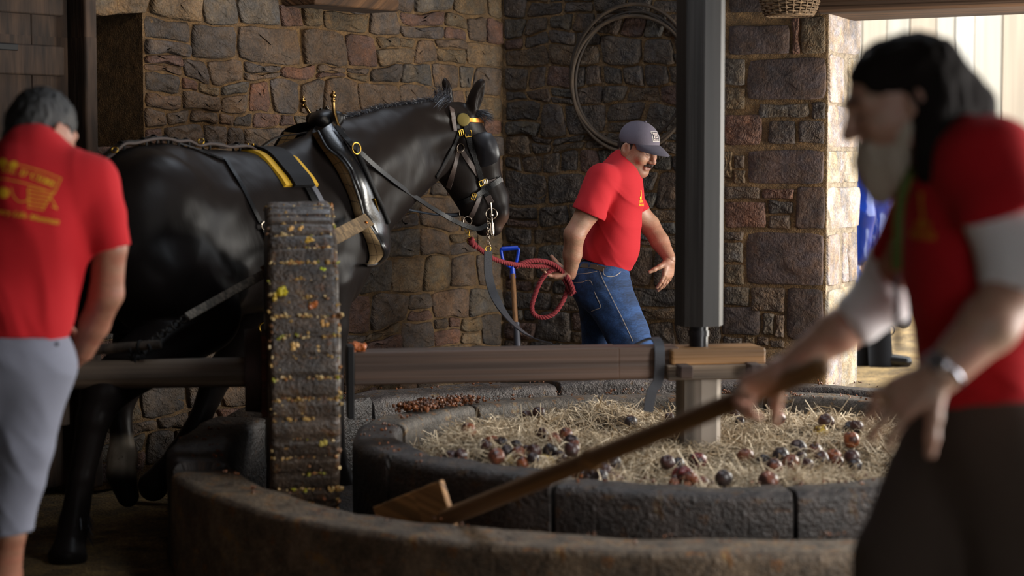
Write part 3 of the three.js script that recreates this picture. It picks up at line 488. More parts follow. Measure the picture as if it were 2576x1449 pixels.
// rotting cider apples lying on the straw
{
  const prof = [[0, -0.8], [0.25, -0.9], [0.55, -0.84], [0.85, -0.5], [1, 0], [0.93, 0.45], [0.68, 0.82], [0.36, 0.93], [0.16, 0.86], [0, 0.7]].map(([x, y]) => new THREE.Vector2(x, y));
  const mk = (s) => { const sp = new THREE.SplineCurve(prof).getPoints(14); sp[0].x = 0; sp[sp.length - 1].x = 0; const g = new THREE.LatheGeometry(sp, 18), p = g.attributes.position; for (let i = 0; i < p.count; i++) { const v = V(p.getX(i), p.getY(i), p.getZ(i)), k = 1 + fbm(v.x * 1.3 + s, v.y * 1.3, v.z * 1.3, 2, 3) * 0.16; p.setXYZ(i, v.x * k, v.y * k, v.z * k); } g.computeVertexNormals(); return g; };
  const geos = [mk(1), mk(7), mk(13)], rand = rng(88);
  const spot = (base, blot, amt, s) => tex(64, (u, v) => { const n = tfbm(u, v, 4, 3, s), k = sstep(0.1, 0.35, n) * amt, a = new THREE.Color(base), b = new THREE.Color(blot); return [lerp(a.r, b.r, k) ** 0.4545, lerp(a.g, b.g, k) ** 0.4545, lerp(a.b, b.b, k) ** 0.4545]; }, { srgb: true });
  const kinds = {
    d: ['dark purple brown', spot('#3a1c17', '#1d0f0e', 1, 201)], b: ['mottled brown', spot('#6e3a24', '#341a14', 1, 203)], o: ['orange brown', spot('#7d3f1c', '#3d1c12', 1, 205)],
    k: ['blackened', spot('#221617', '#3a231e', 1, 207)], y: ['yellow', spot('#b99a2e', '#4a2814', 0.9, 209)], r: ['dark red', spot('#661d19', '#2f1010', 1, 211)],
  };
  const mats = {}; for (const k in kinds) mats[k] = mat('#ffffff', { map: kinds[k][1], roughness: 0.42, clearcoat: 0.1, clearcoatRoughness: 0.3 });
  const A = (c, list, s) => list.map(([x, y, k, z]) => [c[0] + x / s, c[1] + y / s, k, z || 1]);
  const heapL = A([850, 800], [[1145, 655, 'd'], [1215, 685, 'o'], [1280, 655, 'b'], [1310, 695, 'k'], [1312, 740, 'd'], [1250, 778, 'd', 0.8], [1190, 745, 'k'], [1100, 748, 'd'], [1095, 790, 'k', 0.8], [1015, 763, 'b'], [1038, 815, 'o', 0.85], [890, 778, 'b', 1.1], [945, 748, 'k', 0.8], [862, 700, 'o'], [828, 722, 'd'], [920, 702, 'k', 0.8], [1000, 717, 'k', 0.8], [785, 832, 'r', 1.1], [655, 835, 'k', 1.1], [640, 785, 'd'], [690, 772, 'd', 0.9], [1330, 715, 'b', 0.8], [1060, 745, 'd', 0.8]], 2.232);
  const far = A([850, 800], [[1130, 535, 'd'], [1057, 553, 'd', 0.9], [1645, 588, 'k', 1.1], [1862, 560, 'd', 0.8]], 2.232);
  const under = A([850, 800], [[1545, 812, 'k'], [1475, 892, 'k'], [1548, 908, 'b'], [1375, 895, 'd'], [1425, 888, 'k'], [1500, 850, 'd', 0.8]], 2.232);
  const post = A([850, 800], [[1852, 812, 'd'], [1912, 822, 'k', 0.9], [1925, 882, 'r', 1.15], [1978, 908, 'b'], [1890, 935, 'o', 0.8]], 2.232).concat(A([1700, 700], [[105, 892, 'r', 1.25], [45, 960, 'r', 1.2], [2, 992, 'o', 0.9], [125, 1002, 'b'], [88, 985, 'o', 0.7], [230, 975, 'k', 1.1]], 1.935));
  const heapR = A([1700, 700], [[595, 830, 'k', 1.2], [510, 865, 'k', 1.15], [430, 892, 'k'], [478, 918, 'b', 1.1], [560, 905, 'b', 1.2], [612, 872, 'k', 0.8], [680, 845, 'b', 1.1], [708, 882, 'd', 1.1], [765, 868, 'o', 1.05], [785, 895, 'b', 0.9], [858, 870, 'd'], [872, 912, 'k', 0.95], [640, 905, 'd', 0.8]], 1.935);
  const back = A([1700, 700], [[285, 672, 'd'], [312, 702, 'k', 0.8], [500, 682, 'b', 1.05], [730, 700, 'd', 1.2], [848, 732, 'k', 1.1], [880, 725, 'd'], [822, 668, 'd'], [765, 688, 'k', 0.8]], 1.935);
  const drop = (px, py, kind, s, label, group) => {
    const r = 0.0272 * s; let d = 7; for (let i = 0; i < 8; i++) { const p = at(px, py, d), hy = strawH(p.x, p.z) + r * 0.85 + 0.022; d = FP * 1; const v = viewDir(px, py), t = (hy - EYE) / v.y; d = -v.z * t; }
    const p = at(px, py, d), o = solo('cider_apple', geos[Math.floor(rand() * 3)], mats[kind], label, 'apple', null, group);
    o.position.copy(p); o.scale.setScalar(r); o.rotation.set(rand() * 2 - 1, rand() * 6, rand() * 2 - 1); return o;
  };
  const ORD = ['first', 'second', 'third', 'fourth', 'fifth', 'sixth', 'seventh', 'eighth'];
  const put = (list, label, group) => {
    const n = {}; for (const e of list) n[e[2]] = (n[e[2]] || 0) + 1;
    const seen = {}; for (const [x, y, k, s] of list.slice().sort((a, b) => a[0] - b[0])) { const c = seen[k] = (seen[k] || 0) + 1, w = n[k] === 1 ? 'only' : c === 1 ? 'leftmost' : c === n[k] ? 'rightmost' : ORD[c - 1] + ' from left'; drop(x, y, k, s, `${kinds[k][0]} apple ${label}${n[k] === 1 ? '' : ', ' + w + ' such'}`, group); }
  };
  put(heapL, 'in the heap left of the handle', 'apples heaped left of the handle');
  put(far, 'near the far kerb', 'apples by the far kerb');
  put(under, 'just below the middle of the handle', 'apples under the handle');
  put(post, 'in the pile at the post foot', 'apples at the post');
  put(heapR, 'in the heap right of the post', 'apples heaped right of the post');
  put(back, 'scattered behind the right heap', 'apples behind the right heap');
  drop(850 + 972 / 2.232, 800 + 805 / 2.232, 'y', 1, 'bright yellow cider apple at the front of the left heap');
  drop(850 + 1165 / 2.232, 800 + 815 / 2.232, 'y', 1.2, 'yellow and brown apple touching the upper edge of the shovel handle');
  drop(1700 + 705 / 1.935, 700 + 748 / 1.935, 'y', 1.05, 'yellow and brown apple leaning on a long straw behind the right heap');
  drop(850 + 730 / 2.232, 800 + 632 / 2.232, 'o', 1.1, 'orange brown rotten apple lying alone left of the big heap');
  drop(1700 + 342 / 1.935, 700 + 872 / 1.935, 'b', 1.2, 'mottled brown apple alone on the straw right of the post foot');
  drop(1700 + 855 / 1.935, 700 + 787 / 1.935, 'o', 1.15, 'orange brown apple by the fingertips of the bearded man');
  drop(1700 + 450 / 1.935, 700 + 992 / 1.935, 'b', 1.3, 'largest brown apple on the straw close to the near kerb');
}
// ---------------------------------------------------------------- wheel, axle beam and mill post
const onAxle = (px, dz = 0) => { let lo = -1, hi = 4; for (let i = 0; i < 40; i++) { const m = (lo + hi) / 2, p = P0.clone().addScaledVector(AX, m), x = CX + FP * p.x / -p.z; if (x > px) lo = m; else hi = m; } return P0.clone().addScaledVector(AX, lo); };
const WC = onAxle(751), WRAD = 0.625, WHALF = 0.123;
const pulpMat = mat('#ffffff', { roughness: 0.4 });
const blobGeo = (() => { const g = new THREE.IcosahedronGeometry(1, 1), p = g.attributes.position; for (let i = 0; i < p.count; i++) { const v = V(p.getX(i), p.getY(i), p.getZ(i)), k = 0.75 + 0.5 * Math.abs(noise3(v.x * 2 + 3, v.y * 2, v.z * 2)); p.setXYZ(i, v.x * k, v.y * k, v.z * k); } g.computeVertexNormals(); return g; })();
function pulp(parent, root, list, name = 'apple_pulp') {
  const im = new THREE.InstancedMesh(blobGeo, pulpMat, list.length), q = new THREE.Quaternion(), rand = rng(9 + list.length), m = new THREE.Matrix4(); im.name = name; im.userData.kind = 'stuff'; im.castShadow = im.receiveShadow = true;
  list.forEach(([p, s, c], i) => { q.setFromEuler(new THREE.Euler(rand() * 6, rand() * 6, rand() * 6)); m.compose(p.clone().sub(root), q, V(s[0], s[1], s[2])); im.setMatrixAt(i, m); im.setColorAt(i, c); });
  if (parent) parent.add(im); return im;
}
const pulpCol = (rand, wet) => { const t = rand(), c = new THREE.Color(); if (t < 0.42) c.set('#a98548'); else if (t < 0.56) c.set('#94602f'); else if (t < 0.75) c.set('#cdb07a'); else if (t < 0.83) c.set('#8a851f'); else c.set('#6e4b2c'); return c.multiplyScalar(0.65 + rand() * 0.5); };
{
  const wheel = thing('apple_crusher', 'upright ribbed crushing wheel, dark and wet, speckled with yellow apple pulp', 'wheel', WC);
  const NR = 54, SUB = 6, prof = [], NA = NR * SUB, UPV = V(0, 1, 0), FW = AXF, pos = [], idx = [], uv = [];
  const W = WHALF, rc = 0.022; prof.push([-W, WRAD - 0.3], [-W, WRAD - 0.15], [-W, WRAD - rc]); for (const a of [30, 60]) prof.push([-W + rc - rc * Math.cos(R_(a)), WRAD - rc + rc * Math.sin(R_(a))]);
  for (let i = 0; i <= 8; i++) prof.push([lerp(-W + rc, W - rc, i / 8), WRAD]);
  for (const a of [60, 30]) prof.push([W - rc + rc * Math.cos(R_(a)), WRAD - rc + rc * Math.sin(R_(a))]); prof.push([W, WRAD - rc], [W, WRAD - 0.15], [W, WRAD - 0.3]);
  prof.unshift([-W, 0.02]); prof.push([W, 0.02]);
  const m = prof.length;
  for (let i = 0; i <= NA; i++) {
    const th = i / NA * Math.PI * 2, s = (i % SUB) / SUB, gro = Math.pow(Math.max(0, Math.cos((s - 0) * Math.PI * 2)), 6) * 0.011;
    for (let j = 0; j < m; j++) {
      let [x, r] = prof[j]; const edge = r > WRAD - 0.05 ? 1 : 0, sd = Math.round(i % NA / SUB);
      if (edge) r -= gro * (0.75 + 0.5 * hash3(sd, j, 0, 3));
      const p = WC.clone().addScaledVector(AX, -x).addScaledVector(UPV, r * Math.cos(th)).addScaledVector(FW, r * Math.sin(th));
      const n = (fbm(p.x * 9, p.y * 9, p.z * 9, 3, 41) * 0.008 + (edge ? (hash3(sd, 1, 1, 9) - 0.5) * 0.006 : 0));
      p.addScaledVector(UPV, n * Math.cos(th)).addScaledVector(FW, n * Math.sin(th)).addScaledVector(AX, fbm(p.x * 12, p.y * 12, p.z * 12, 2, 43) * 0.006 * (Math.abs(x) > W - 0.01 ? 1 : 0));
      pos.push(p.x, p.y, p.z); uv.push(th * WRAD, x + r);
    }
  }
  for (let i = 0; i < NA; i++) for (let j = 0; j + 1 < m; j++) { const a = i * m + j, b = a + 1, c = a + m, d = c + 1; idx.push(a, b, c, b, d, c); }
  const g = new THREE.BufferGeometry(); g.setAttribute('position', new THREE.Float32BufferAttribute(pos, 3)); g.setAttribute('uv', new THREE.Float32BufferAttribute(uv, 2)); g.setIndex(idx); g.computeVertexNormals();
  add(wheel, 'ribbed_rim', g, mat('#564536', { map: T.graniteC, bump: T.graniteB, bs: 0.008, rp: 2.5, roughness: 0.5, clearcoat: 0.3, clearcoatRoughness: 0.3 }));
  const disc = (px0, px1, r) => rod(onAxle(px0), onAxle(px1), r, r * 0.96, 28);
  add(wheel, 'hub', disc(652, 612, 0.16), mat('#38221a', { map: T.woodC, roughness: 0.7 }));
  const rand = rng(612), list = [], put = (th, x, s, c, lift = 0) => { const r = WRAD - 0.006 + lift; list.push([WC.clone().addScaledVector(AX, -x).addScaledVector(UPV, r * Math.cos(th)).addScaledVector(FW, r * Math.sin(th)), s, c]); };
  for (let k = 0; k < NR; k++) { const th = k / NR * 2 * Math.PI, front = Math.sin(th) > -0.3 ? 1 : 0.3; let n = Math.floor((2 + rand() * 9) * front); while (n-- > 0) { const x0 = (rand() - 0.5) * 2 * (WHALF - 0.01), run = rand() < 0.4 ? 4 : 1; for (let r = 0; r < run; r++) { const s = 0.003 + rand() * rand() * 0.009; put(th + (rand() - 0.5) * 0.02, clamp(x0 + r * 0.012, -WHALF, WHALF), [s * (1.2 + rand()), s * 0.8, s], pulpCol(rand)); } } }
  for (let k = 0; k < 130; k++) { const s = 0.003 + rand() * 0.005; put(rand() * Math.PI * 2, (rand() < 0.75 ? 1 : -1) * (WHALF - rand() * 0.012), [s, s * 1.5, s], pulpCol(rand), rand() * 0.004 - 0.004); }
  for (let k = 0; k < 60; k++) { const s = 0.003 + rand() * 0.004; put(rand() * Math.PI, (rand() - 0.5) * 2 * WHALF, [s, s, s], pulpCol(rand), 0.004); }
  const lump = (px, py, n, s, c) => { for (let i = 0; i < n; i++) { const x = WHALF * (px - 765) / 92 * 0.93 + (rand() - 0.5) * 0.02; let th = Math.PI / 2; for (let it = 0; it < 40; it++) { const p = WC.clone().addScaledVector(UPV, WRAD * Math.cos(th)).addScaledVector(FW, WRAD * Math.sin(th)); const y = CY + FP * (-((p.y - EYE) * cosP + p.z * -sinP)) / (-(p.z * cosP + (p.y - EYE) * sinP)); th += (py - y) * 0.0009; } put(th + (rand() - 0.5) * 0.03, x, [s * 1.3, s, s], new THREE.Color(c), 0.003); } };
  lump(706, 732, 5, 0.013, '#b5a21c'); lump(685, 745, 3, 0.008, '#b89a3a'); lump(790, 768, 7, 0.01, '#a0561f'); lump(820, 678, 2, 0.008, '#a9b51c'); lump(788, 605, 5, 0.011, '#b98f30'); lump(736, 872, 3, 0.01, '#d2a868'); lump(803, 876, 2, 0.009, '#d8b070'); lump(735, 575, 4, 0.009, '#cf9d52'); lump(760, 576, 3, 0.009, '#cf9d52'); lump(820, 812, 4, 0.008, '#b98a4a'); lump(815, 1120, 4, 0.011, '#b3a04a'); lump(716, 1120, 5, 0.008, '#b98a4a');
  wheel.add(pulp(null, WC, list));
}
{
  const beam = thing('mill_axle', 'long dark timber axle beam running from the centre post through the crushing wheel', 'beam', P0.clone());
  const wood = mat('#6e5445', { map: T.woodC, bump: T.woodB, bs: 0.003, rp: [1.6, 1.6], roughness: 0.55 }), pale = mat('#a57c4e', { map: T.woodC, bump: T.woodB, bs: 0.003, rp: [3, 3], roughness: 0.6 }), grey = mat('#857567', { map: T.woodC, bump: T.woodB, bs: 0.003, rp: [3, 3], roughness: 0.75 });
  const U = AX, up = V(0, 1, 0), o = (px, dy, df = 0) => onAxle(px).addScaledVector(up, dy).addScaledVector(AXF, df), uvB = (g) => uvPlanar(g, [AXF.x * 0.5, 1, AXF.z * 0.5], [AX.x * 0.12, 0.05, AX.z * 0.12]);
  add(beam, 'beam', uvB(bar(o(1552, 0.004), o(884, 0.004), 0.125, 0.135, up, 0.008)), wood);
  add(beam, 'beam_end', uvB(bar(o(1700, 0.002), o(1549, 0.003), 0.122, 0.132, up, 0.006)), wood);
  add(beam, 'head_block', uvB(bar(o(1912, 0.024), o(1676, 0.024), 0.066, 0.21, up, 0.012)), pale);
  add(beam, 'clamp_rail', uvB(bar(o(1912, -0.031, 0.1), o(1664, -0.031, 0.1), 0.056, 0.05, up, 0.006)), grey);
  add(beam, 'clamp_rail', uvB(bar(o(1912, -0.031, -0.09), o(1664, -0.031, -0.09), 0.056, 0.05, up, 0.006)), grey);
  for (const px of [1699, 1872]) add(beam, 'peg', uvB(bar(o(px, -0.02, 0.21), o(px + 6, -0.02, -0.15), 0.046, 0.048, up, 0.006)), mat('#54423c', { map: T.woodC, rp: 3, roughness: 0.8 }));
  const log = rod(o(690, -0.006), o(110, -0.006), 0.058, 0.053, 20); { const p = log.attributes.position; for (let i = 0; i < p.count; i++) p.setXYZ(i, p.getX(i), p.getY(i) + noise3(p.getX(i) * 7, p.getY(i) * 20, p.getZ(i) * 20) * 0.004, p.getZ(i)); log.computeVertexNormals(); }
  add(beam, 'log_arm', uvB(log), mat('#6d5f53', { map: T.woodC, bump: T.woodB, bs: 0.003, rp: [4, 4], roughness: 0.7 }));
  add(beam, 'iron_collar', bar(o(886, 0.0), o(868, 0.0), 0.15, 0.15, up, 0.01), M.iron);
  // scraper boards on either side of the wheel
  add(beam, 'scraper_board', uvB(bar(o(661, 0.15, 0.1), o(661, -0.15, 0.1), 0.024, 0.26, AX.clone(), 0.005)), mat('#5d3420', { map: T.woodC, bump: T.woodB, bs: 0.002, rp: 3, roughness: 0.8 }));
  add(beam, 'scraper_board', uvB(bar(o(874, 0.1, 0.12), o(874, -0.17, 0.12), 0.026, 0.12, AX.clone(), 0.005)), M.iron);
}
{
  const octa = (r, y0, y1, turn) => { const g = new THREE.CylinderGeometry(r, r, y1 - y0, 8, 1).rotateY(turn).translate(P0.x, (y0 + y1) / 2, P0.z).toNonIndexed(); g.computeVertexNormals(); return uvPlanar(g, [0.7, 0, 0.7], [0, 0.2, 0]); };
  const post = thing('mill_post', 'tall black eight-sided timber shaft hanging above the beam on an iron pin', 'post', V(P0.x, 0.83, P0.z));
  add(post, 'shaft', octa(0.0945, 0.832, ROOF, R_(5)), mat('#2c2a2a', { map: T.woodC, bump: T.woodB, bs: 0.0015, rp: [3, 2], roughness: 0.5 }));
  add(post, 'iron_pin', rod(V(P0.x, 0.74, P0.z), V(P0.x, 0.84, P0.z), 0.037, 0.037, 24), mat('#151518', { roughness: 0.3, metalness: 0.3 }));
  add(post, 'iron_pin', rod(V(P0.x, 0.79, P0.z), V(P0.x, 0.812, P0.z), 0.041, 0.041, 24), mat('#1b1b1f', { roughness: 0.35, metalness: 0.3 }));
  const low = thing('centre_post', 'weathered grey chamfered post standing in the straw below the beam', 'post', V(P0.x, 0.3, P0.z));
  add(low, 'shaft', octa(0.088, 0.25, 0.635, R_(3)), mat('#a29b96', { map: T.woodC, bump: T.woodB, bs: 0.002, rp: [1.2, 0.8], roughness: 0.8 }));
}
// pulp lying on the rims
{
  const rand = rng(72), list = [], heap = (r, a, y, n, spr, s0) => { for (let i = 0; i < n; i++) { const p = polar(r + (rand() - 0.5) * spr, a + (rand() - 0.5) * spr * 40, y + rand() * spr * 0.14), s = s0 * (0.5 + rand()), c = new THREE.Color(rand() < 0.75 ? '#593216' : '#7d451c').multiplyScalar(0.7 + rand() * 0.6); list.push([p, [s * 1.4, s * 0.8, s], c]); } };
  heap(1.27, 208, 0.43, 170, 0.15, 0.007); heap(1.27, 215, 0.428, 170, 0.17, 0.0065); heap(1.26, 222, 0.427, 110, 0.16, 0.006);
  for (let i = 0; i < 240; i++) heap(1.17 + rand() * 0.15, rand() * 360, 0.426, 1 + Math.floor(rand() * 3), 0.03, 0.0042);
  for (let i = 0; i < 130; i++) { const a = rand() * 360; heap(1.83 + rand() * 0.17, a, a > 60 && a < 164 ? 0.372 : a > 195 ? 0.408 : 0.4, 1 + Math.floor(rand() * 3), 0.03, 0.0042); }
  for (let i = 0; i < 46; i++) { const p = onAxle(876 + rand() * 42).addScaledVector(V(0, 1, 0), 0.07 + rand() * 0.02).addScaledVector(AXF, (rand() - 0.5) * 0.1), s = 0.009 * (0.5 + rand()); list.push([p, [s * 1.4, s, s], new THREE.Color('#a8561a').multiplyScalar(0.6 + rand() * 0.6)]); }
  const g = pulp(scene, V(0, 0, 0), list, 'apple_crumbs'); tag(g, 'orange crumbs of crushed apple lying along the stone rims', 'apple pulp', null, 'stuff');
}
// ---------------------------------------------------------------- the horse
const HA = R_(51), HU = V(Math.cos(HA), 0, -Math.sin(HA)), HR = V(Math.sin(HA), 0, Math.cos(HA)), HC = at(385, 360, 7.75), UP = V(0, 1, 0);
const H = (s, l, h) => V(HC.x + HU.x * s + HR.x * l, h, HC.z + HU.z * s + HR.z * l);
const hell = (s, l, h, rs, rh, rl, k = 0.08) => ell(H(s, l, h), rs, rh, rl, HU, UP, HR, k);
const HF = V(Math.cos(R_(14)), 0, -Math.sin(R_(14))), HL = V(Math.sin(R_(14)), 0, Math.cos(R_(14)));   // head: forward, and its right side
const horse = thing('draught_horse', 'black harnessed draught horse walking round the trough behind the wheel, head lowered', 'horse', H(0.3, 0, 0));
const horseLegs = [
  ...chain([H(-0.12, 0.17, 1.0), H(0.06, 0.2, 0.86), at(262, 985, 7.22), at(236, 1055, 7.18), at(205, 1200, 7.15), at(186, 1318, 7.13), at(178, 1372, 7.12)], [0.2, 0.155, 0.085, 0.062, 0.047, 0.054, 0.05], 0.05),
  cone(at(176, 1358, 7.1), at(171, 1396, 7.08), 0.052, 0.072, 0.02),
  ...chain([H(-0.1, -0.16, 1.0), H(0.14, -0.18, 0.86), at(318, 960, 7.9), at(300, 1030, 7.88), at(306, 1100, 7.86), at(308, 1150, 7.85), at(306, 1185, 7.84)], [0.19, 0.15, 0.075, 0.052, 0.044, 0.06, 0.045], 0.05),
  cone(at(305, 1192, 7.83), at(322, 1248, 7.84), 0.062, 0.045, 0.02),
  ...chain([H(0.8, 0.13, 0.95), H(0.84, 0.12, 0.76), H(0.87, 0.11, 0.5), H(0.9, 0.11, 0.2), H(0.93, 0.11, 0.12)], [0.14, 0.1, 0.062, 0.05, 0.048], 0.05),
  cone(H(0.93, 0.11, 0.11), H(0.96, 0.11, 0.03), 0.052, 0.072, 0.02),
  ...chain([H(0.84, -0.16, 0.98), H(0.8, -0.17, 0.8), at(548, 945, 8.42), at(505, 1050, 8.38), at(452, 1140, 8.34), at(418, 1180, 8.32)], [0.14, 0.105, 0.065, 0.046, 0.052, 0.046], 0.05),
  cone(at(410, 1188, 8.31), at(386, 1222, 8.29), 0.05, 0.066, 0.02),
];
const headPr = [
  ell(at(1150, 392, 9.05), 0.112, 0.125, 0.085, HF, UP, HL, 0.05),
  cone(at(1166, 312, 9.04), at(1208, 392, 9.09), 0.078, 0.08, 0.05), cone(at(1208, 392, 9.09), at(1240, 498, 9.12), 0.08, 0.064, 0.05), cone(at(1240, 498, 9.12), at(1241, 545, 9.12), 0.064, 0.058, 0.04),
  cone(at(1142, 420, 9.05), at(1196, 540, 9.09), 0.09, 0.05, 0.05), ell(at(1258, 537, 9.1), 0.036, 0.045, 0.05, HF, UP, HL, 0.03), ell(at(1243, 578, 9.11), 0.034, 0.028, 0.045, HF, UP, HL, 0.03), ell(at(1215, 580, 9.1), 0.034, 0.026, 0.036, HF, UP, HL, 0.025),
  sub(ell(at(1270, 545, 9.03), 0.012, 0.024, 0.02, HF, UP, HL, 0.012)),
  ell(at(1184, 352, 8.985), 0.026, 0.02, 0.02, HF, UP, HL, 0.03),
];
const earR = (() => { const a = at(1181, 288, 8.98), b = at(1214, 199, 8.96), m = a.clone().lerp(b, 0.5), Y = b.clone().sub(a), L = Y.length() / 2; Y.normalize(); const X = V(0.75, 0, 0.66), x = X.addScaledVector(Y, -X.dot(Y)).normalize(), Z = x.clone().cross(Y); return [ell(m, 0.043, L * 1.06, 0.03, x, Y, Z, 0.02), sub(ell(m.clone().addScaledVector(x, 0.04).addScaledVector(Y, 0.012), 0.02, L * 0.8, 0.015, x, Y, Z, 0.01))]; })();
const earL = (() => { const a = at(1136, 262, 9.14), b = at(1119, 204, 9.16), m = a.clone().lerp(b, 0.5), Y = b.clone().sub(a), L = Y.length() / 2; Y.normalize(); const Z = V(0, 0, 1), x = Y.clone().cross(Z).normalize(); return [ell(m, 0.024, L * 1.25, 0.022, x, Y, Z, 0.02)]; })();
const horsePr = [
  hell(-0.04, 0, 1.235, 0.32, 0.285, 0.27, 0.1), hell(-0.12, 0.15, 1.12, 0.25, 0.34, 0.155, 0.08), hell(-0.12, -0.15, 1.12, 0.25, 0.34, 0.155, 0.08),
  hell(0.1, 0.17, 0.97, 0.17, 0.2, 0.11, 0.06), hell(0.48, 0, 1.15, 0.56, 0.325, 0.295, 0.12), hell(0.86, 0, 1.2, 0.3, 0.34, 0.23, 0.1), hell(0.97, 0, 1.1, 0.2, 0.3, 0.2, 0.1),
  hell(0.86, 0.13, 1.1, 0.16, 0.3, 0.1, 0.06), cone(H(0.7, 0, 1.4), H(0.98, 0, 1.49), 0.1, 0.085, 0.1), cone(H(0.08, 0, 1.425), H(0.5, 0, 1.385), 0.09, 0.085, 0.1),
  ...chain([at(840, 352, 8.5), at(960, 322, 8.7), at(1075, 296, 8.88), at(1150, 294, 9.0)], [0.088, 0.076, 0.072, 0.07], 0.1),
  ...chain([at(915, 530, 8.6), at(1010, 440, 8.76), at(1092, 388, 8.95)], [0.15, 0.128, 0.098], 0.1),
  ...chain([at(880, 440, 8.5), at(1000, 362, 8.72), at(1112, 336, 8.98)], [0.165, 0.125, 0.095], 0.1),
  ...horseLegs, ...headPr, ...earR, ...earL,
];
const muscle = (d, x, y, z) => d + (y > 0.55 ? fbm(x * 5, y * 4, z * 5, 3, 61) * 0.012 : 0);
const horseF = field(horsePr, muscle);
{
  const white = [at(306, 1150, 7.85), at(176, 1395, 7.08)];
  const coat = (x, y, z, c) => {
    c.setRGB(0.0085, 0.0065, 0.006);
    const b = clamp(fbm(x * 4, y * 4, z * 4, 3, 12) * 0.5 + 0.4, 0, 1); c.lerp(new THREE.Color(0.017, 0.0125, 0.0105), b * 0.8);
    const p = V(x, y, z), k = sstep(0.115, 0.055, p.distanceTo(white[0])); c.lerp(new THREE.Color(0.5, 0.42, 0.33), k * (0.75 + 0.25 * noise3(x * 60, y * 20, z * 60)));
    const k2 = sstep(0.07, 0.02, p.distanceTo(white[1])); c.lerp(new THREE.Color(0.3, 0.28, 0.25), k2 * 0.8);
    const mz = sstep(0.06, 0.02, p.distanceTo(at(1270, 560, 9.08))); c.lerp(new THREE.Color(0.09, 0.05, 0.035), mz * 0.7);
  };
  const body = meshField(horseF, 0.014, { hi: V(9, 9, 9), pad: 0.05, slack: 0.06 });
  const hb = new THREE.Box3(); for (const p of [...headPr, ...earR, ...earL]) if (!p.sub) { hb.expandByPoint(p.lo); hb.expandByPoint(p.hi); }
  const mh = mat('#ffffff', { vertexColors: true, bump: T.hairB, bs: 0.0003, rp: [2.5, 2.5], roughness: 0.4, specularIntensity: 0.17 });
  add(horse, 'body', colorize(uvPlanar(body, [HU.x * 0.9, 0.2, HU.z * 0.9], [0.1, 0.9, 0.1]), coat), mh);
  // hair: mane along the crest, tuft at the poll, forelock, feather on the legs
  const rand = rng(331), strands = []; let sp = [], si = [], su = [];
  const strand = (root, dirs, w) => { const b = sp.length / 3; let p = root.clone(); const side = V(rand() - 0.5, 0.2, rand() - 0.5).normalize(); dirs.forEach((d, i) => { const k = w * (1 - i / (dirs.length)); sp.push(p.x - side.x * k, p.y - side.y * k, p.z - side.z * k, p.x + side.x * k, p.y + side.y * k, p.z + side.z * k); su.push(0, i, 1, i); if (i) { const a = b + i * 2; si.push(a - 2, a - 1, a, a - 1, a + 1, a); } p = p.clone().add(d); }); };
  const flush = (name) => { const g = new THREE.BufferGeometry(); g.setAttribute('position', new THREE.Float32BufferAttribute(sp, 3)); g.setAttribute('uv', new THREE.Float32BufferAttribute(su, 2)); g.setIndex(si); g.computeVertexNormals(); sp = []; si = []; su = []; return add(horse, name, g, mat('#1a1a1f', { roughness: 0.35, sheen: 0.4, sheenColor: new THREE.Color(0.4, 0.45, 0.6) })); };
  const drop = (p) => { for (let k = 0; k < 40; k++) { const d = horseF(p.x, p.y, p.z); if (d < 0.002) break; p.y -= d * 0.8; } p.y -= 0.006; return p; };
  const crest = curveOf([at(852, 300, 8.52), at(900, 275, 8.6), at(960, 260, 8.7), at(1020, 250, 8.8), at(1075, 243, 8.88), at(1105, 242, 8.94)]);
  for (let i = 0; i < 2200; i++) { const t = rand(), p = drop(crest.getPoint(t).add(V((rand() - 0.5) * 0.03, 0.12, (rand() - 0.5) * 0.1))), l = 0.008 + rand() * 0.013, lean = (rand() - 0.35) * 1.2, d = V(-0.35 + (rand() - 0.5) * 0.8, 0.75, lean).normalize().multiplyScalar(l), e = d.clone().add(V(-0.008, -0.012, 0.006)), f = e.clone().add(V(-0.004, -0.016, lean * 0.02)); strand(p, [d, e, f], 0.0011); }
  for (let i = 0; i < 460; i++) { const p = at(1096 + rand() * 40, 246 + (rand() - 0.5) * 26, 8.9 + rand() * 0.16), u = rand(), d = (u < 0.4 ? V((rand() - 0.6) * 0.8, 1, (rand() - 0.5)) : V(-0.5 + rand() * 0.3, -0.4 + rand() * 0.4, 0.6)).normalize().multiplyScalar(0.018 + rand() * 0.018), g = V(-0.004, -0.014, 0.006); strand(p, [d, d.clone().add(g), d.clone().addScaledVector(g, 2), d.clone().addScaledVector(g, 3.4)], 0.0012); }
  flush('mane');
  for (let i = 0; i < 420; i++) { const p = at(1192 + rand() * 22, 276 + rand() * 14, 8.97 + rand() * 0.13), d = V(0.75 + rand() * 0.5, 0.1 - rand() * 0.9, (rand() - 0.5) * 0.7).normalize().multiplyScalar(0.02 + rand() * 0.014), g = V(-0.001, -0.008, 0); strand(p, [d, d.clone().add(g), d.clone().addScaledVector(g, 2)], 0.0012); }
  flush('forelock');
  for (let leg = 0; leg < 2; leg++) { for (let i = 0; i < 160; i++) { const a = leg ? at(190, 1290 + rand() * 60, 7.13) : at(306, 1120 + rand() * 40, 7.85), w = rand() * 6.3, d = V(Math.cos(w) * 0.5, -0.9, Math.sin(w) * 0.5).normalize().multiplyScalar(0.022); strand(a.add(V(Math.cos(w) * 0.045, 0, Math.sin(w) * 0.045)), [d, d, d], 0.002); }
  flush('leg_feather'); }
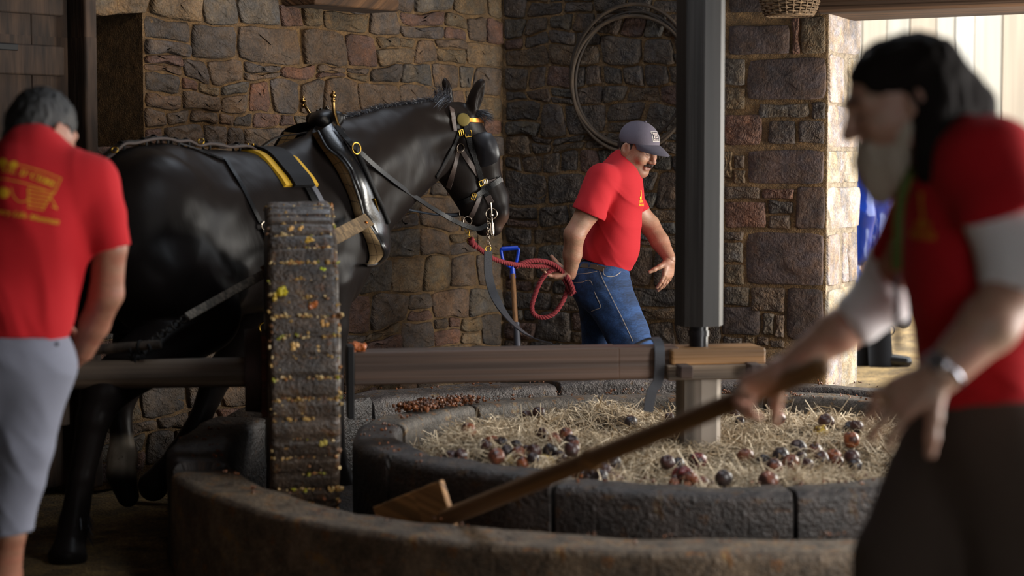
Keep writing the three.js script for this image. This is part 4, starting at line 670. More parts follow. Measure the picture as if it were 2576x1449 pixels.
  const tl = field(chain([H(-0.26, 0, 1.42), H(-0.34, 0, 1.37), H(-0.37, 0, 1.28), H(-0.36, 0, 1.16)], [0.05, 0.055, 0.06, 0.03], 0.05), (d, x, y, z) => d + noise3(x * 40, y * 3, z * 40) * 0.006);
  add(horse, 'tail', meshField(tl, 0.014), mat('#0d0c0d', { roughness: 0.5 }));
}
// ---------------------------------------------------------------- harness
const L = {
  black: mat('#0a090a', { bump: T.fineB, bs: 0.0006, rp: 5, roughness: 0.42, specularIntensity: 0.5 }), brown: mat('#463832', { bump: T.fineB, bs: 0.0005, rp: 5, roughness: 0.55 }),
  patent: mat('#0e0e10', { roughness: 0.28, clearcoat: 0.6, clearcoatRoughness: 0.22, bump: T.stoneB, bs: 0.002, rp: 1.5 }), grey: mat('#56565c', { bump: T.fineB, bs: 0.0006, rp: 5, roughness: 0.5 }),
  brass: mat('#b8923e', { metalness: 1, roughness: 0.28 }), steel: mat('#b9aa98', { metalness: 1, roughness: 0.25 }), tan: mat('#8a7455', { map: T.woodC, rp: 4, roughness: 0.7 }), copper: mat('#b06a2c', { metalness: 1, roughness: 0.3 }), yellow: mat('#c79a18', { bump: T.clothB, bs: 0.001, rp: 4, roughness: 0.7 }),
};
// strap over the horse along pixels; d0 and d1 bracket the surface's distance
function strapOn(list, d0, d1, w, t = 0.004, off = 0.003, seg = 50) { const P = list.map(([x, y]) => { const q = onField(horseF, x, y, d0, d1, off); if (Math.abs(horseF(q.p.x, q.p.y, q.p.z)) > 0.05) console.log('strap misses', x, y); return q; }); return ribbon(P.map((q) => q.p), P.map((q) => q.n), w, t, seg); }
const on = (x, y, d0 = 8, d1 = 9.6, off = 0.006) => onField(horseF, x, y, d0, d1, off);
function buckle(parent, x, y, w, h, turn = 0, m = L.brass, d0 = 8) {
  const q = on(x, y, d0, 9.6, 0.011), Z = q.n, X = V(1, 0, 0).addScaledVector(Z, -Z.x).normalize(), Y = Z.clone().cross(X), c = Math.cos(turn), s = Math.sin(turn), A = X.clone().multiplyScalar(c).addScaledVector(Y, s), B = Y.clone().multiplyScalar(c).addScaledVector(X, -s);
  const P = [[-1, -1], [1, -1], [1, 1], [-1, 1]].map(([a, b]) => q.p.clone().addScaledVector(A, a * w / 2).addScaledVector(B, b * h / 2));
  add(parent, 'buckle', merge([0, 1, 2, 3].map((i) => rod(P[i], P[(i + 1) % 4], 0.0028, 0.0028, 8)).concat([rod(q.p.clone().addScaledVector(B, -h / 2), q.p.clone().addScaledVector(B, h / 2), 0.0022, 0.0022, 6)])), m);
}
{ // bridle and halter
  const b = thing('bridle', 'black leather blinkered bridle with brass rosette and buckles on the horse head', 'bridle', at(1180, 400, 9.0));
  add(b, 'crown_strap', strapOn([[1131, 253], [1135, 275], [1139, 300], [1143, 330]], 8.4, 9.4, 0.026), L.brown);
  add(b, 'throat_strap', strapOn([[1155, 332], [1146, 352], [1136, 375], [1116, 412], [1096, 446]], 8.4, 9.4, 0.023), L.black);
  add(b, 'halter_cheek', strapOn([[1151, 378], [1143, 415], [1136, 445], [1129, 472]], 8.4, 9.4, 0.025), L.brown);
  add(b, 'halter_cheek', strapOn([[1160, 378], [1172, 398], [1188, 420], [1204, 442]], 8.4, 9.4, 0.024), L.brown);
  add(b, 'cheek_strap', strapOn([[1170, 312], [1176, 340], [1185, 370], [1193, 395], [1203, 428], [1212, 460], [1223, 488], [1233, 508]], 8.4, 9.4, 0.027, 0.006, 0.006), L.black);
  add(b, 'browband', strapOn([[1164, 302], [1180, 302], [1196, 303], [1210, 306]], 8.4, 9.4, 0.02, 0.006, 0.006), L.copper, 'copper faced browband');
  add(b, 'noseband', strapOn([[1152, 512], [1170, 505], [1193, 494], [1215, 480], [1238, 464], [1256, 450]], 8.4, 9.4, 0.027, 0.006, 0.008), L.black);
  add(b, 'halter_noseband', strapOn([[1216, 466], [1232, 458], [1248, 454], [1262, 453]], 8.4, 9.4, 0.022, 0.004, 0.003), L.brown);
  add(b, 'chin_strap', strapOn([[1206, 492], [1199, 512], [1190, 534], [1183, 548]], 8.4, 9.4, 0.023), L.brown);
  add(b, 'strap_end', strapOn([[1226, 492], [1231, 502], [1236, 511]], 8.4, 9.4, 0.03, 0.005, 0.01), L.brown);
  const bl = []; // blinker: a domed plate standing off the eye
  { const O = [[1186, 342], [1203, 335], [1221, 331], [1236, 336], [1248, 352], [1255, 372], [1257, 390], [1252, 406], [1238, 414], [1222, 419], [1209, 422], [1203, 405], [1197, 384], [1191, 362]], d = (x) => 8.955 + (x - 1190) * -0.0006, c = at(1222, 376, 8.9), pos = [], idx = [], n = O.length; for (const back of [0, 0.006]) { for (const [k, lift] of [[1, 0], [0.9, 0.012], [0.6, 0.03], [0.3, 0.038]]) for (const [x, y] of O) { const p = at(x, y, d(x)), q = c.clone().lerp(p, k); q.z = p.z * k + c.z * (1 - k); const z = -(d(x) * k + d(1222) * (1 - k)) + lift - back; q.z = z; pos.push(q.x, q.y, q.z); } pos.push(c.x, c.y, -d(1222) + 0.04 - back); } const N = n * 4 + 1; for (let s = 0; s < 2; s++) { const o = s * N; for (let r = 0; r < 3; r++) for (let i = 0; i < n; i++) { const a = o + r * n + i, bb = o + r * n + (i + 1) % n; idx.push(a, bb, a + n, bb, bb + n, a + n); } for (let i = 0; i < n; i++) idx.push(o + 3 * n + i, o + 3 * n + (i + 1) % n, o + N - 1); } for (let i = 0; i < n; i++) { const a = i, bb = (i + 1) % n; idx.push(a, bb, a + N, bb, bb + N, a + N); } const g = new THREE.BufferGeometry(); g.setAttribute('position', new THREE.Float32BufferAttribute(pos, 3)); g.setIndex(idx); g.computeVertexNormals(); add(b, 'blinker', uvPlanar(g), mat('#26262a', { roughness: 0.42, clearcoat: 0.2, clearcoatRoughness: 0.4 })); }
  const ro = on(1162, 301, 8.4, 9.4, 0.012); add(b, 'rosette', (() => { const g = new THREE.LatheGeometry([[0, 0.008], [0.018, 0.007], [0.026, 0.004], [0.03, 0.004], [0.031, 0], [0, 0]].map(([x, y]) => new THREE.Vector2(x, y)), 26).applyQuaternion(new THREE.Quaternion().setFromUnitVectors(V(0, 1, 0), ro.n.clone().lerp(V(0.1, 0.2, 1), 0.6).normalize())); return g.translate(ro.p.x, ro.p.y, ro.p.z); })(), mat('#6d6030', { metalness: 0.6, roughness: 0.6 }), 'round brass rosette');
  buckle(b, 1155, 334, 0.03, 0.026, 0.35); buckle(b, 1176, 337, 0.03, 0.028, 0.15); buckle(b, 1212, 458, 0.034, 0.026, 0.3); buckle(b, 1189, 494, 0.018, 0.03, -0.4); buckle(b, 1220, 455, 0.016, 0.022, 0.2, L.steel);
  const r1 = on(1155, 372, 8.4, 9.4, 0.01); add(b, 'ring', ringGeo(r1.p, r1.n, 0.021, 0.0028), L.steel);
  const r2 = on(1177, 553, 8.4, 9.4, 0.01), rp = at(1176, 556, 9.03); add(b, 'ring', ringGeo(rp, V(0.2, 0, 1), 0.02, 0.0026), L.steel);
  const bp = (x, y, d = 9.03) => at(x, y, d);
  add(b, 'bit_cheek', merge([tube([bp(1234, 510), bp(1236, 528), bp(1237, 550), bp(1240, 590)], 0.0045, 20, 8), ringGeo(bp(1236, 538), V(0.1, 0, 1), 0.026, 0.0028).scale(1, 1, 1), ball(bp(1236, 541), 0.011), tube([bp(1234, 560), bp(1236, 590), bp(1242, 590), bp(1241, 560)], 0.0025, 20, 6)]), L.steel, 'steel curb bit');
  const links = []; for (let i = 0; i < 16; i++) { const t = i / 15, p = bp(lerp(1226, 1229, t) + Math.sin(i * 1.4) * 1.6, lerp(556, 618, t)); links.push(ringGeo(p, V(Math.cos(i * 1.57), 0.25, Math.sin(i * 1.57)), 0.0065, 0.0022, 6, 10)); }
  add(b, 'curb_chain', merge(links), L.steel);
  add(b, 'ring', ringGeo(bp(1228, 626), V(0.4, 0, 1), 0.0135, 0.0022), L.brass);
  add(b, 'snap_hook', merge([tube([bp(1174, 574), bp(1180, 582), bp(1179, 592), bp(1184, 596)], 0.003, 16, 6), tube([bp(1168, 576), bp(1174, 586), bp(1182, 588)], 0.002, 10, 5), ringGeo(bp(1184, 606), V(0.3, 0, 1), 0.0175, 0.0026)]), L.brass);
}
{ // reins
  const c1 = [[846, 318, 8.42], [868, 345, 8.43], [896, 374, 8.45], [960, 432, 8.6], [1050, 500, 8.8], [1110, 538, 8.9], [1160, 564, 8.97], [1200, 576, 9.01], [1226, 566, 9.03]].map(([x, y, d]) => { const q = onField(horseF, x, y, 7.9, 9.3, 0), z = Math.abs(horseF(q.p.x, q.p.y, q.p.z)) < 0.01 ? -q.p.z : 99; return at(x, y, Math.min(d, z - (x < 950 ? 0.09 : 0.015))); });
  const rein = thing('driving_rein', 'dark leather rein running from the collar top down to the bit', 'rein', c1[0]); add(rein, 'strap', ribbon(c1, [V(0.35, 0.35, 1).normalize()], 0.022, 0.005, 90), L.black);
  const c2 = [[985, 514, 8.95], [1010, 523, 8.99], [1050, 532, 9.04], [1100, 540, 9.08], [1165, 540, 9.1]].map((a) => at(...a));
  const r2 = thing('bearing_rein', 'thin blue grey rein under the horse throat, buckled near the chin', 'rein', c2[0]); add(r2, 'strap', tube(c2, 0.005, 40, 8), mat('#39424f', { roughness: 0.35 }));
  add(r2, 'keeper', tube([at(1114, 541, 9.085), at(1140, 541, 9.09), at(1166, 538, 9.1)], 0.01, 20, 8), mat('#2c333f', { roughness: 0.4 })); add(r2, 'buckle', merge([ringGeo(at(1162, 538, 9.08), V(0.2, 0, 1), 0.012, 0.003)]), L.steel);
}
// collar
{
  const N0 = at(880, 450, 8.58), RN = V(Math.sin(R_(44)), 0, Math.cos(R_(44))), mir = (p) => p.clone().addScaledVector(RN, -2 * p.clone().sub(N0).dot(RN));
  const collar = thing('horse_collar', 'polished black leather horse collar with checked lining and brass tipped hames', 'horse collar', at(880, 450, 8.5));
  const settle = (list, off) => { const D = list.map(([x, y, d]) => { const q = onField(horseF, x, y, 7.9, 9.3, 0); const hit = Math.abs(horseF(q.p.x, q.p.y, q.p.z)) < 0.01 && q.p.z < -8.0 && q.p.z > -8.75; return hit ? -q.p.z : null; }); const known = D.map((d, i) => d === null ? list[i][2] : Math.min(d, list[i][2] + 0.1)); const sm = known.map((d, i) => (known[Math.max(0, i - 1)] + d * 2 + known[Math.min(known.length - 1, i + 1)]) / 4); return list.map(([x, y], i) => at(x, y, Math.min(sm[i], known[i]) - off)); };
  const outer = curveOf(settle([[838, 306, 8.5], [856, 333, 8.44], [884, 381, 8.4], [915, 432, 8.39], [935, 473, 8.4], [953, 509, 8.42], [972, 547, 8.44], [981, 585, 8.46], [981, 624, 8.5], [974, 650, 8.55], [948, 672, 8.6], [925, 672, 8.66]], 0.05));
  const inner = curveOf(settle([[800, 330, 8.46], [823, 372, 8.38], [851, 394, 8.33], [877, 427, 8.3], [892, 465, 8.3], [905, 504, 8.31], [914, 540, 8.33], [927, 563, 8.34], [943, 588, 8.37], [962, 620, 8.42], [966, 642, 8.47], [945, 664, 8.54], [922, 668, 8.6]], 0.085));
  const rear = curveOf(settle([[785, 335, 8.44], [805, 368, 8.37], [831, 404, 8.34], [848, 430, 8.33], [859, 452, 8.33], [879, 496, 8.34], [892, 542, 8.36], [903, 563, 8.38], [912, 585, 8.4], [923, 611, 8.44], [930, 645, 8.5], [925, 662, 8.56], [915, 664, 8.6]], 0.012));
  const loft = (A, B, bulge, n = 60, m = 10, dir = V(0.45, 0.1, 0.9).normalize()) => { const pos = [], uv = [], idx = [], l = A.getLength(); for (let i = 0; i <= n; i++) { const a = A.getPoint(i / n), b = B.getPoint(i / n); for (let j = 0; j <= m; j++) { const t = j / m, p = a.clone().lerp(b, t).addScaledVector(dir, bulge * Math.sqrt(Math.max(0, Math.sin(Math.PI * t)))); pos.push(p.x, p.y, p.z); uv.push(i / n * l, t * a.distanceTo(b)); } } for (let i = 0; i < n; i++) for (let j = 0; j < m; j++) { const a = i * (m + 1) + j, b = a + 1, c = a + m + 1, d = c + 1; idx.push(a, b, c, b, d, c); } const g = new THREE.BufferGeometry(); g.setAttribute('position', new THREE.Float32BufferAttribute(pos, 3)); g.setAttribute('uv', new THREE.Float32BufferAttribute(uv, 2)); g.setIndex(idx); g.computeVertexNormals(); return g; };
  const both = (g) => { const c = g.clone(), p = c.attributes.position; for (let i = 0; i < p.count; i++) { const q = mir(V(p.getX(i), p.getY(i), p.getZ(i))); p.setXYZ(i, q.x, q.y, q.z); } c.computeVertexNormals(); return merge([g, c]); };
  const backIn = curveOf(outer.getPoints(30).map((p) => p.clone().add(V(-0.02, 0, -0.1))));
  add(collar, 'leather_body', both(merge([loft(inner, outer, 0.022), loft(outer, backIn, 0.01)])), L.patent);
  const plaid = canvasTex(256, 256, (x, w, h) => { x.fillStyle = '#8a714e'; x.fillRect(0, 0, w, h); for (let i = 0; i < 900; i++) { x.fillStyle = i % 2 ? 'rgba(60,40,20,0.12)' : 'rgba(200,170,120,0.1)'; x.fillRect((i * 97) % 256, (i * 61) % 256, 12, 1); } x.strokeStyle = '#2a1f18'; x.lineWidth = 5; for (const t of [64, 192]) { x.beginPath(); x.moveTo(t, 0); x.lineTo(t, 256); x.moveTo(0, t); x.lineTo(256, t); x.stroke(); } });
  plaid.wrapS = plaid.wrapT = THREE.RepeatWrapping; plaid.repeat.set(9, 9);
  const pm = mat('#ffffff', { roughness: 0.95 }); pm.map = plaid;
  add(collar, 'checked_lining', both(loft(rear, inner, 0.012)), pm, 'tan checked woollen lining');
  add(collar, 'edge_roll', both(merge([new THREE.TubeGeometry(inner, 70, 0.006, 8)])), L.patent);
  add(collar, 'neck_side', both(loft(rear, curveOf(outer.getPoints(30).map((p) => p.clone().add(V(-0.06, 0.01, -0.06)))), -0.02)), L.black);
  const top = field([ell(at(812, 302, 8.52), 0.06, 0.045, 0.1, V(0.9, 0.3, 0).normalize(), V(-0.3, 0.9, 0).normalize(), V(0, 0, 1)), cone(at(786, 300, 8.56), at(848, 296, 8.46), 0.03, 0.03, 0.02), cone(at(800, 312, 8.5), at(852, 335, 8.42), 0.035, 0.03, 0.03)]);
  add(collar, 'cap', meshField(top, 0.008), L.black);
  const hame = (tip, pts, fat) => { add(collar, 'hame', merge([tube(pts, 0.0075, 30, 10), ball(tip, 0.0135), ball(tip.clone().add(V(0, -0.022, 0)), 0.0105), ball(tip.clone().add(V(0.002, 0.014, 0)), 0.007)]), mat('#9a7a4a', { metalness: 1, roughness: 0.22 }), fat); };
  hame(at(838, 240, 8.4), [at(838, 246, 8.4), at(839, 270, 8.4), at(843, 290, 8.4), at(851, 315, 8.4), at(862, 340, 8.4)], 'near brass hame tip');
  hame(at(762, 253, 8.68), [at(763, 258, 8.68), at(772, 274, 8.67), at(784, 292, 8.65), at(794, 310, 8.63)], 'far brass hame tip');
  const hp = settle([[872, 348, 8.39], [898, 385, 8.36], [922, 432, 8.35], [945, 487, 8.36], [965, 530, 8.38], [977, 560, 8.41]], 0.07); add(collar, 'hame_bar', both(tube(hp, 0.0115, 50, 10)), L.black);
  add(collar, 'terret_ring', ringGeo(hp[1].clone().add(V(0.0, 0.02, 0.03)), V(0.75, 0.1, 0.65), 0.024, 0.003), L.brass);
  const studs = []; for (const [x, y, s] of [[799, 279, 1], [808, 276, 1.2], [817, 279, 1], [823, 272, 1.3], [830, 279, 1], [846, 288, 1], [852, 299, 0.9]]) studs.push(ball(at(x, y, 8.5), 0.0075 * s), rod(at(x, y, 8.5), at(x, y + 9, 8.5), 0.004, 0.006, 8)); add(collar, 'crest_studs', merge(studs), mat('#4a453f', { metalness: 0.9, roughness: 0.3 }));
  add(collar, 'brass_plate', bar(hp[3].clone().add(V(-0.01, -0.02, 0.02)), hp[5].clone().add(V(-0.035, 0.01, 0.03)), 0.022, 0.006, V(0.8, 0, 0.6), 0.003), L.brass);
  add(collar, 'hook', tube([[941, 510], [938, 528], [932, 540], [938, 551], [947, 546], [948, 538]].map(([x, y]) => at(x, y, -hp[4].z - 0.035)), 0.0055, 30, 8), L.steel);
}
// pad, girth, back straps
const girth = (s, th, off = 0.004) => { const c = H(s, 0, 1.17), dr = V(HR.x * Math.sin(th), Math.cos(th), HR.z * Math.sin(th)); let r = 0.62; for (let i = 0; i < 80; i++) { const p = c.clone().addScaledVector(dr, r), d = horseF(p.x, p.y, p.z); if (d < 0.001) break; r -= d * 0.6; } return { p: c.clone().addScaledVector(dr, r + off), n: dr.clone() }; };
const around = (s, a0, a1, w, t, off, n = 12, ds = 0) => { const P = []; for (let i = 0; i <= n; i++) { const k = i / n; P.push(girth(s + ds * k, R_(lerp(a0, a1, k)), off)); } return ribbon(P.map((q) => q.p), P.map((q) => q.n), w, t, 50); };
{
  const S = 0.6, sad = thing('harness_saddle', 'black driving saddle pad edged in yellow with brass rein rings on the horse back', 'harness saddle', girth(S, 0).p);
  add(sad, 'yellow_pad', around(S, -48, 50, 0.2, 0.016, 0.0), L.yellow, 'yellow felt pad');
  add(sad, 'saddle_flap', around(S, -50, 52, 0.12, 0.018, 0.012), mat('#0c0b0d', { roughness: 0.62, specularIntensity: 0.4, bump: T.fineB, bs: 0.0006, rp: 5 }));
  add(sad, 'girth', around(S + 0.03, 44, 150, 0.045, 0.006, 0.006, 14, 0.08), L.black);
  add(sad, 'girth_layer', around(S + 0.06, 50, 96, 0.03, 0.005, 0.014, 10, 0.06), L.grey);
  const top = girth(S, 0, 0.045), rr = girth(S, 22, 0.07), rl = girth(S, -22, 0.07), hook = girth(S, 2, 0.05).p;
  add(sad, 'terret_ring', merge([ringGeo(rr.p, V(0.25, 0, 1), 0.024, 0.0032), ball(rr.p.clone().add(V(0, -0.032, 0)), 0.01)]), L.brass); add(sad, 'terret_ring', merge([ringGeo(rl.p, V(0.3, 0, 1), 0.024, 0.0032), ball(rl.p.clone().add(V(0, -0.032, 0)), 0.01)]), L.brass);
  add(sad, 'bearing_hook', tube([[0.03, -0.03], [0.025, 0.0], [0.008, 0.012], [-0.005, 0.0], [-0.02, 0.006], [-0.03, 0.025]].map(([x, y]) => hook.clone().add(V(x * 0.9, y + 0.015, 0))), 0.0045, 40, 8), L.brass);
  const bk = girth(S + 0.02, 50, 0.03); add(sad, 'buckle_block', boxGeo(0.05, 0.045, 0.03, 0.006).translate(bk.p.x, bk.p.y, bk.p.z), L.black); add(sad, 'rivet', merge([ball(bk.p.clone().add(V(-0.012, 0.02, 0.02)), 0.007), ball(bk.p.clone().add(V(0.01, 0.02, 0.02)), 0.007)]), L.brass);
}
{
  const spine = (s, l = 0, off = 0.008) => girth(s, R_(l), off), sp = []; for (let i = 0; i <= 16; i++) { const s = lerp(0.56, -0.33, i / 16); const c = H(s, 0, 2.2); let y = 2.0; for (let k = 0; k < 60; k++) { const d = horseF(c.x, y, c.z); if (d < 0.001) break; y -= d * 0.8; } sp.push(V(c.x, y + 0.012 + 0.012 * Math.abs(Math.sin(i * 1.1)), c.z)); }
  const cr = thing('crupper_strap', 'plaited black back strap lying along the horse spine from saddle to tail', 'strap', sp[8]);
  add(cr, 'strap', ribbon(sp, [V(0, 1, 0)], 0.036, 0.006, 80), L.black); add(cr, 'side_cord', tube(sp.map((p, i) => p.clone().add(V(HR.x * 0.022, -0.004 + 0.004 * (i % 2), HR.z * 0.022))), 0.006, 80, 6), L.brown); add(cr, 'side_cord', tube(sp.map((p, i) => p.clone().add(V(-HR.x * 0.022, 0.002 - 0.004 * (i % 2), -HR.z * 0.022))), 0.006, 80, 6), L.brown);
  for (const i of [2, 5, 7, 8, 9, 10, 11, 13]) add(cr, 'keeper', new THREE.TorusGeometry(0.021, 0.005, 8, 18).applyQuaternion(new THREE.Quaternion().setFromUnitVectors(V(0, 0, 1), HU)).scale(1, 1, 1).translate(sp[i].x, sp[i].y - 0.011, sp[i].z), L.black);
  add(cr, 'buckle', ringGeo(sp[6].clone().add(V(HR.x * 0.03, 0.012, HR.z * 0.03)), V(0, 0.6, 1), 0.012, 0.003), L.brass); add(cr, 'buckle', ringGeo(sp[14].clone().add(V(HR.x * 0.03, 0.012, HR.z * 0.03)), V(0, 0.6, 1), 0.012, 0.003), L.brass);
  const f = sp[0].clone(), g = H(0.95, 0.02, 1.62); const P = [f, H(0.68, 0, 1.56), H(0.8, 0, 1.575), at(790, 330, 8.5)]; add(cr, 'front_strap', ribbon(P, [V(0, 1, 0)], 0.022, 0.005, 30), L.black);
  const hp = thing('hip_strap', 'narrow black strap slanting down the horse flank from the spine', 'strap', on(560, 405, 6.8, 9).p);
  const hq = [[566, 404], [582, 428], [602, 460], [632, 518], [655, 564]].map(([x, y]) => onField(horseF, x, y, 6.8, 9, 0.004)), h0 = [girth(0.12, R_(3), 0.008), girth(0.2, R_(9), 0.005), girth(0.26, R_(17), 0.004)];
  add(hp, 'strap', ribbon([...h0, ...hq].map((q) => q.p), [...h0, ...hq].map((q) => q.n), 0.019, 0.005, 70), L.black);
  const q = on(662, 570, 6.8, 9, 0.012); add(hp, 'buckle', ringGeo(q.p, q.n, 0.017, 0.0035), L.steel); add(hp, 'trace_loop', strapOn([[662, 575], [672, 596], [684, 620]], 6.8, 9, 0.026, 0.006), L.black);
}
{ // traces and swingletree
  const a = at(926, 553, 8.25), b = at(855, 590, 8.0), c = at(665, 688, 7.62), e = at(470, 798, 7.35), f = at(372, 864, 7.22);
  const tr = thing('trace_strap', 'worn leather trace running from the collar back to the swingletree', 'trace', b.clone());
  add(tr, 'front_strap', ribbon([a, b, b.clone().lerp(c, 0.5), c], [V(0.4, 0.45, 1).normalize()], 0.062, 0.008, 40), L.tan, 'tan front length');
  add(tr, 'rear_strap', ribbon([c.clone().lerp(b, 0.1), c.clone().lerp(e, 0.5), e], [V(0.4, 0.45, 1).normalize()], 0.034, 0.01, 40), mat('#a59f96', { map: T.woodC, rp: 4, roughness: 0.6 }), 'grey rear length');
  const ch = []; for (let i = 0; i < 12; i++) { const p = e.clone().lerp(f, i / 11); ch.push(ringGeo(p, V(Math.cos(i * 1.57), 0.4, Math.sin(i * 1.57)), 0.013, 0.004, 6, 12)); } add(tr, 'chain', merge(ch), mat('#3c3834', { metalness: 0.8, roughness: 0.5 }));
  add(tr, 'rivet', ball(at(921, 560, 8.2), 0.007), L.copper);
  const sw = thing('swingletree', 'short grey wooden swingletree bar hanging behind the horse hind legs', 'swingletree', at(330, 872, 7.2));
  add(sw, 'bar', (() => { const g = rod(at(240, 880, 7.2), at(405, 866, 7.2), 0.02, 0.017, 14); return uvPlanar(g); })(), mat('#5c5148', { map: T.woodC, bump: T.woodB, bs: 0.002, rp: 4 }));
  add(sw, 'hook', merge([tube([at(372, 866, 7.18), at(378, 880, 7.17), at(368, 892, 7.17), at(360, 884, 7.17)], 0.006, 20, 6), ringGeo(at(352, 874, 7.2), V(1, 0, 0.2), 0.024, 0.005)]), M.iron);
  add(sw, 'link_chain', merge([0, 1, 2, 3, 4].map((i) => ringGeo(at(330 + i * 3, 884 + i * 7, 7.19), V(Math.cos(i * 1.57), 0.3, Math.sin(i * 1.57)), 0.014, 0.004, 6, 12))), M.iron);
}
// ---------------------------------------------------------------- people: shared anatomy
const frame = (F, upHint = V(0, 1, 0)) => { F = F.clone().normalize(); const U = upHint.clone().addScaledVector(F, -upHint.dot(F)).normalize(), X = U.clone().cross(F); return { F, U, X }; };
function headPrims(c, fr, s = 1, o = {}) {
  const { F, U, X } = fr, p = (x, y, z) => c.clone().addScaledVector(X, x * s).addScaledVector(U, y * s).addScaledVector(F, z * s), E = (x, y, z, rx, ry, rz, k = 0.02) => ell(p(x, y, z), rx * s, ry * s, rz * s, X, U, F, k), C = (a, b, ra, rb, k = 0.02) => cone(p(...a), p(...b), ra * s, rb * s, k);
  const L = [E(0, 0.032, -0.012, 0.075, 0.092, 0.096, 0.03), E(0, -0.012, 0.03, 0.064, 0.075, 0.062, 0.03), C([0, -0.04, 0.03], [0, -0.082, 0.062], 0.052, 0.03, 0.03), E(0, -0.094, 0.07, 0.026, 0.017, 0.02, 0.02)];
  for (const m of [-1, 1]) L.push(E(m * 0.042, -0.018, 0.066, 0.026, 0.026, 0.024, 0.025), C([m * 0.052, -0.06, 0.01], [m * 0.02, -0.09, 0.06], 0.026, 0.02, 0.03), C([m * 0.012, 0.034, 0.09], [m * 0.048, 0.03, 0.07], 0.011, 0.011, 0.015),
    sub(E(m * 0.031, 0.012, 0.098, 0.017, 0.012, 0.014, 0.014)), E(m * 0.031, 0.012, 0.076, 0.0135, 0.0125, 0.0125, 0.004),
    ell(p(m * 0.082, -0.003, -0.012), 0.009 * s, 0.033 * s, 0.021 * s, X.clone().addScaledVector(F, m * 0.45).normalize(), U, F.clone().addScaledVector(X, -m * 0.45).normalize(), 0.006), sub(E(m * 0.091, 0.003, -0.006, 0.008, 0.021, 0.011, 0.004)), E(m * 0.013, -0.026, 0.1, 0.009, 0.008, 0.011, 0.008));
  L.push(C([0, 0.02, 0.09], [0, -0.02, 0.114], 0.0095, 0.0125, 0.012), C([-0.018, -0.052, 0.09], [0.018, -0.052, 0.09], 0.0075, 0.0075, 0.01), C([-0.015, -0.064, 0.089], [0.015, -0.064, 0.089], 0.0085, 0.0085, 0.01), sub(C([-0.024, -0.058, 0.1], [0.024, -0.058, 0.1], 0.003, 0.003, 0.006)));
  if (o.neck) L.push(cone(p(0, -0.03, -0.02), o.neck, 0.058 * s, o.neckR || 0.064, 0.04));
  return { list: L, p };
}
// colours of a face: lips, brows, lids, stubble
function faceColor(c, fr, s, base, o = {}) {
  const { F, U, X } = fr, b = new THREE.Color(base), lip = new THREE.Color(o.lip || '#8a4a40'), dark = new THREE.Color(o.dark || '#1d1512'), red = new THREE.Color(o.red || '#a8604c');
  return (x, y, z, col) => {
    const v = V(x - c.x, y - c.y, z - c.z), a = v.dot(X) / s, h = v.dot(U) / s, f = v.dot(F) / s, m = Math.abs(a);
    col.copy(b);
    if (Math.abs(v.length()) > 0.3) return;
    col.lerp(red, 0.16 * (0.35 * sstep(0.05, 0.015, Math.hypot(m - 0.045, h + 0.02)) * (f > 0.04 ? 1 : 0) + sstep(0.03, 0.01, Math.hypot(a, h + 0.018, f - 0.11)) + (m > 0.07 && Math.abs(h) < 0.035 ? 0.8 : 0)));
    if (f > 0.075) col.lerp(lip, sstep(0.014, 0.007, Math.hypot(m * 0.45, h + 0.058)) * 0.8);
    if (f > 0.05) { col.lerp(dark, sstep(0.006, 0.003, Math.abs(h - 0.034 - 0.006 * Math.sin(m * 60))) * sstep(0.053, 0.045, m) * sstep(0.008, 0.014, m) * 0.85); col.lerp(dark, sstep(0.0032, 0.0012, Math.abs(h - 0.006 - 0.1 * (m - 0.031) ** 2 * 10)) * sstep(0.017, 0.014, Math.abs(m - 0.031)) * 0.9); }
    if (o.stubble && h < -0.03) col.lerp(dark, o.stubble * sstep(-0.03, -0.055, h) * (f > -0.02 ? 1 : 0));
  };
}
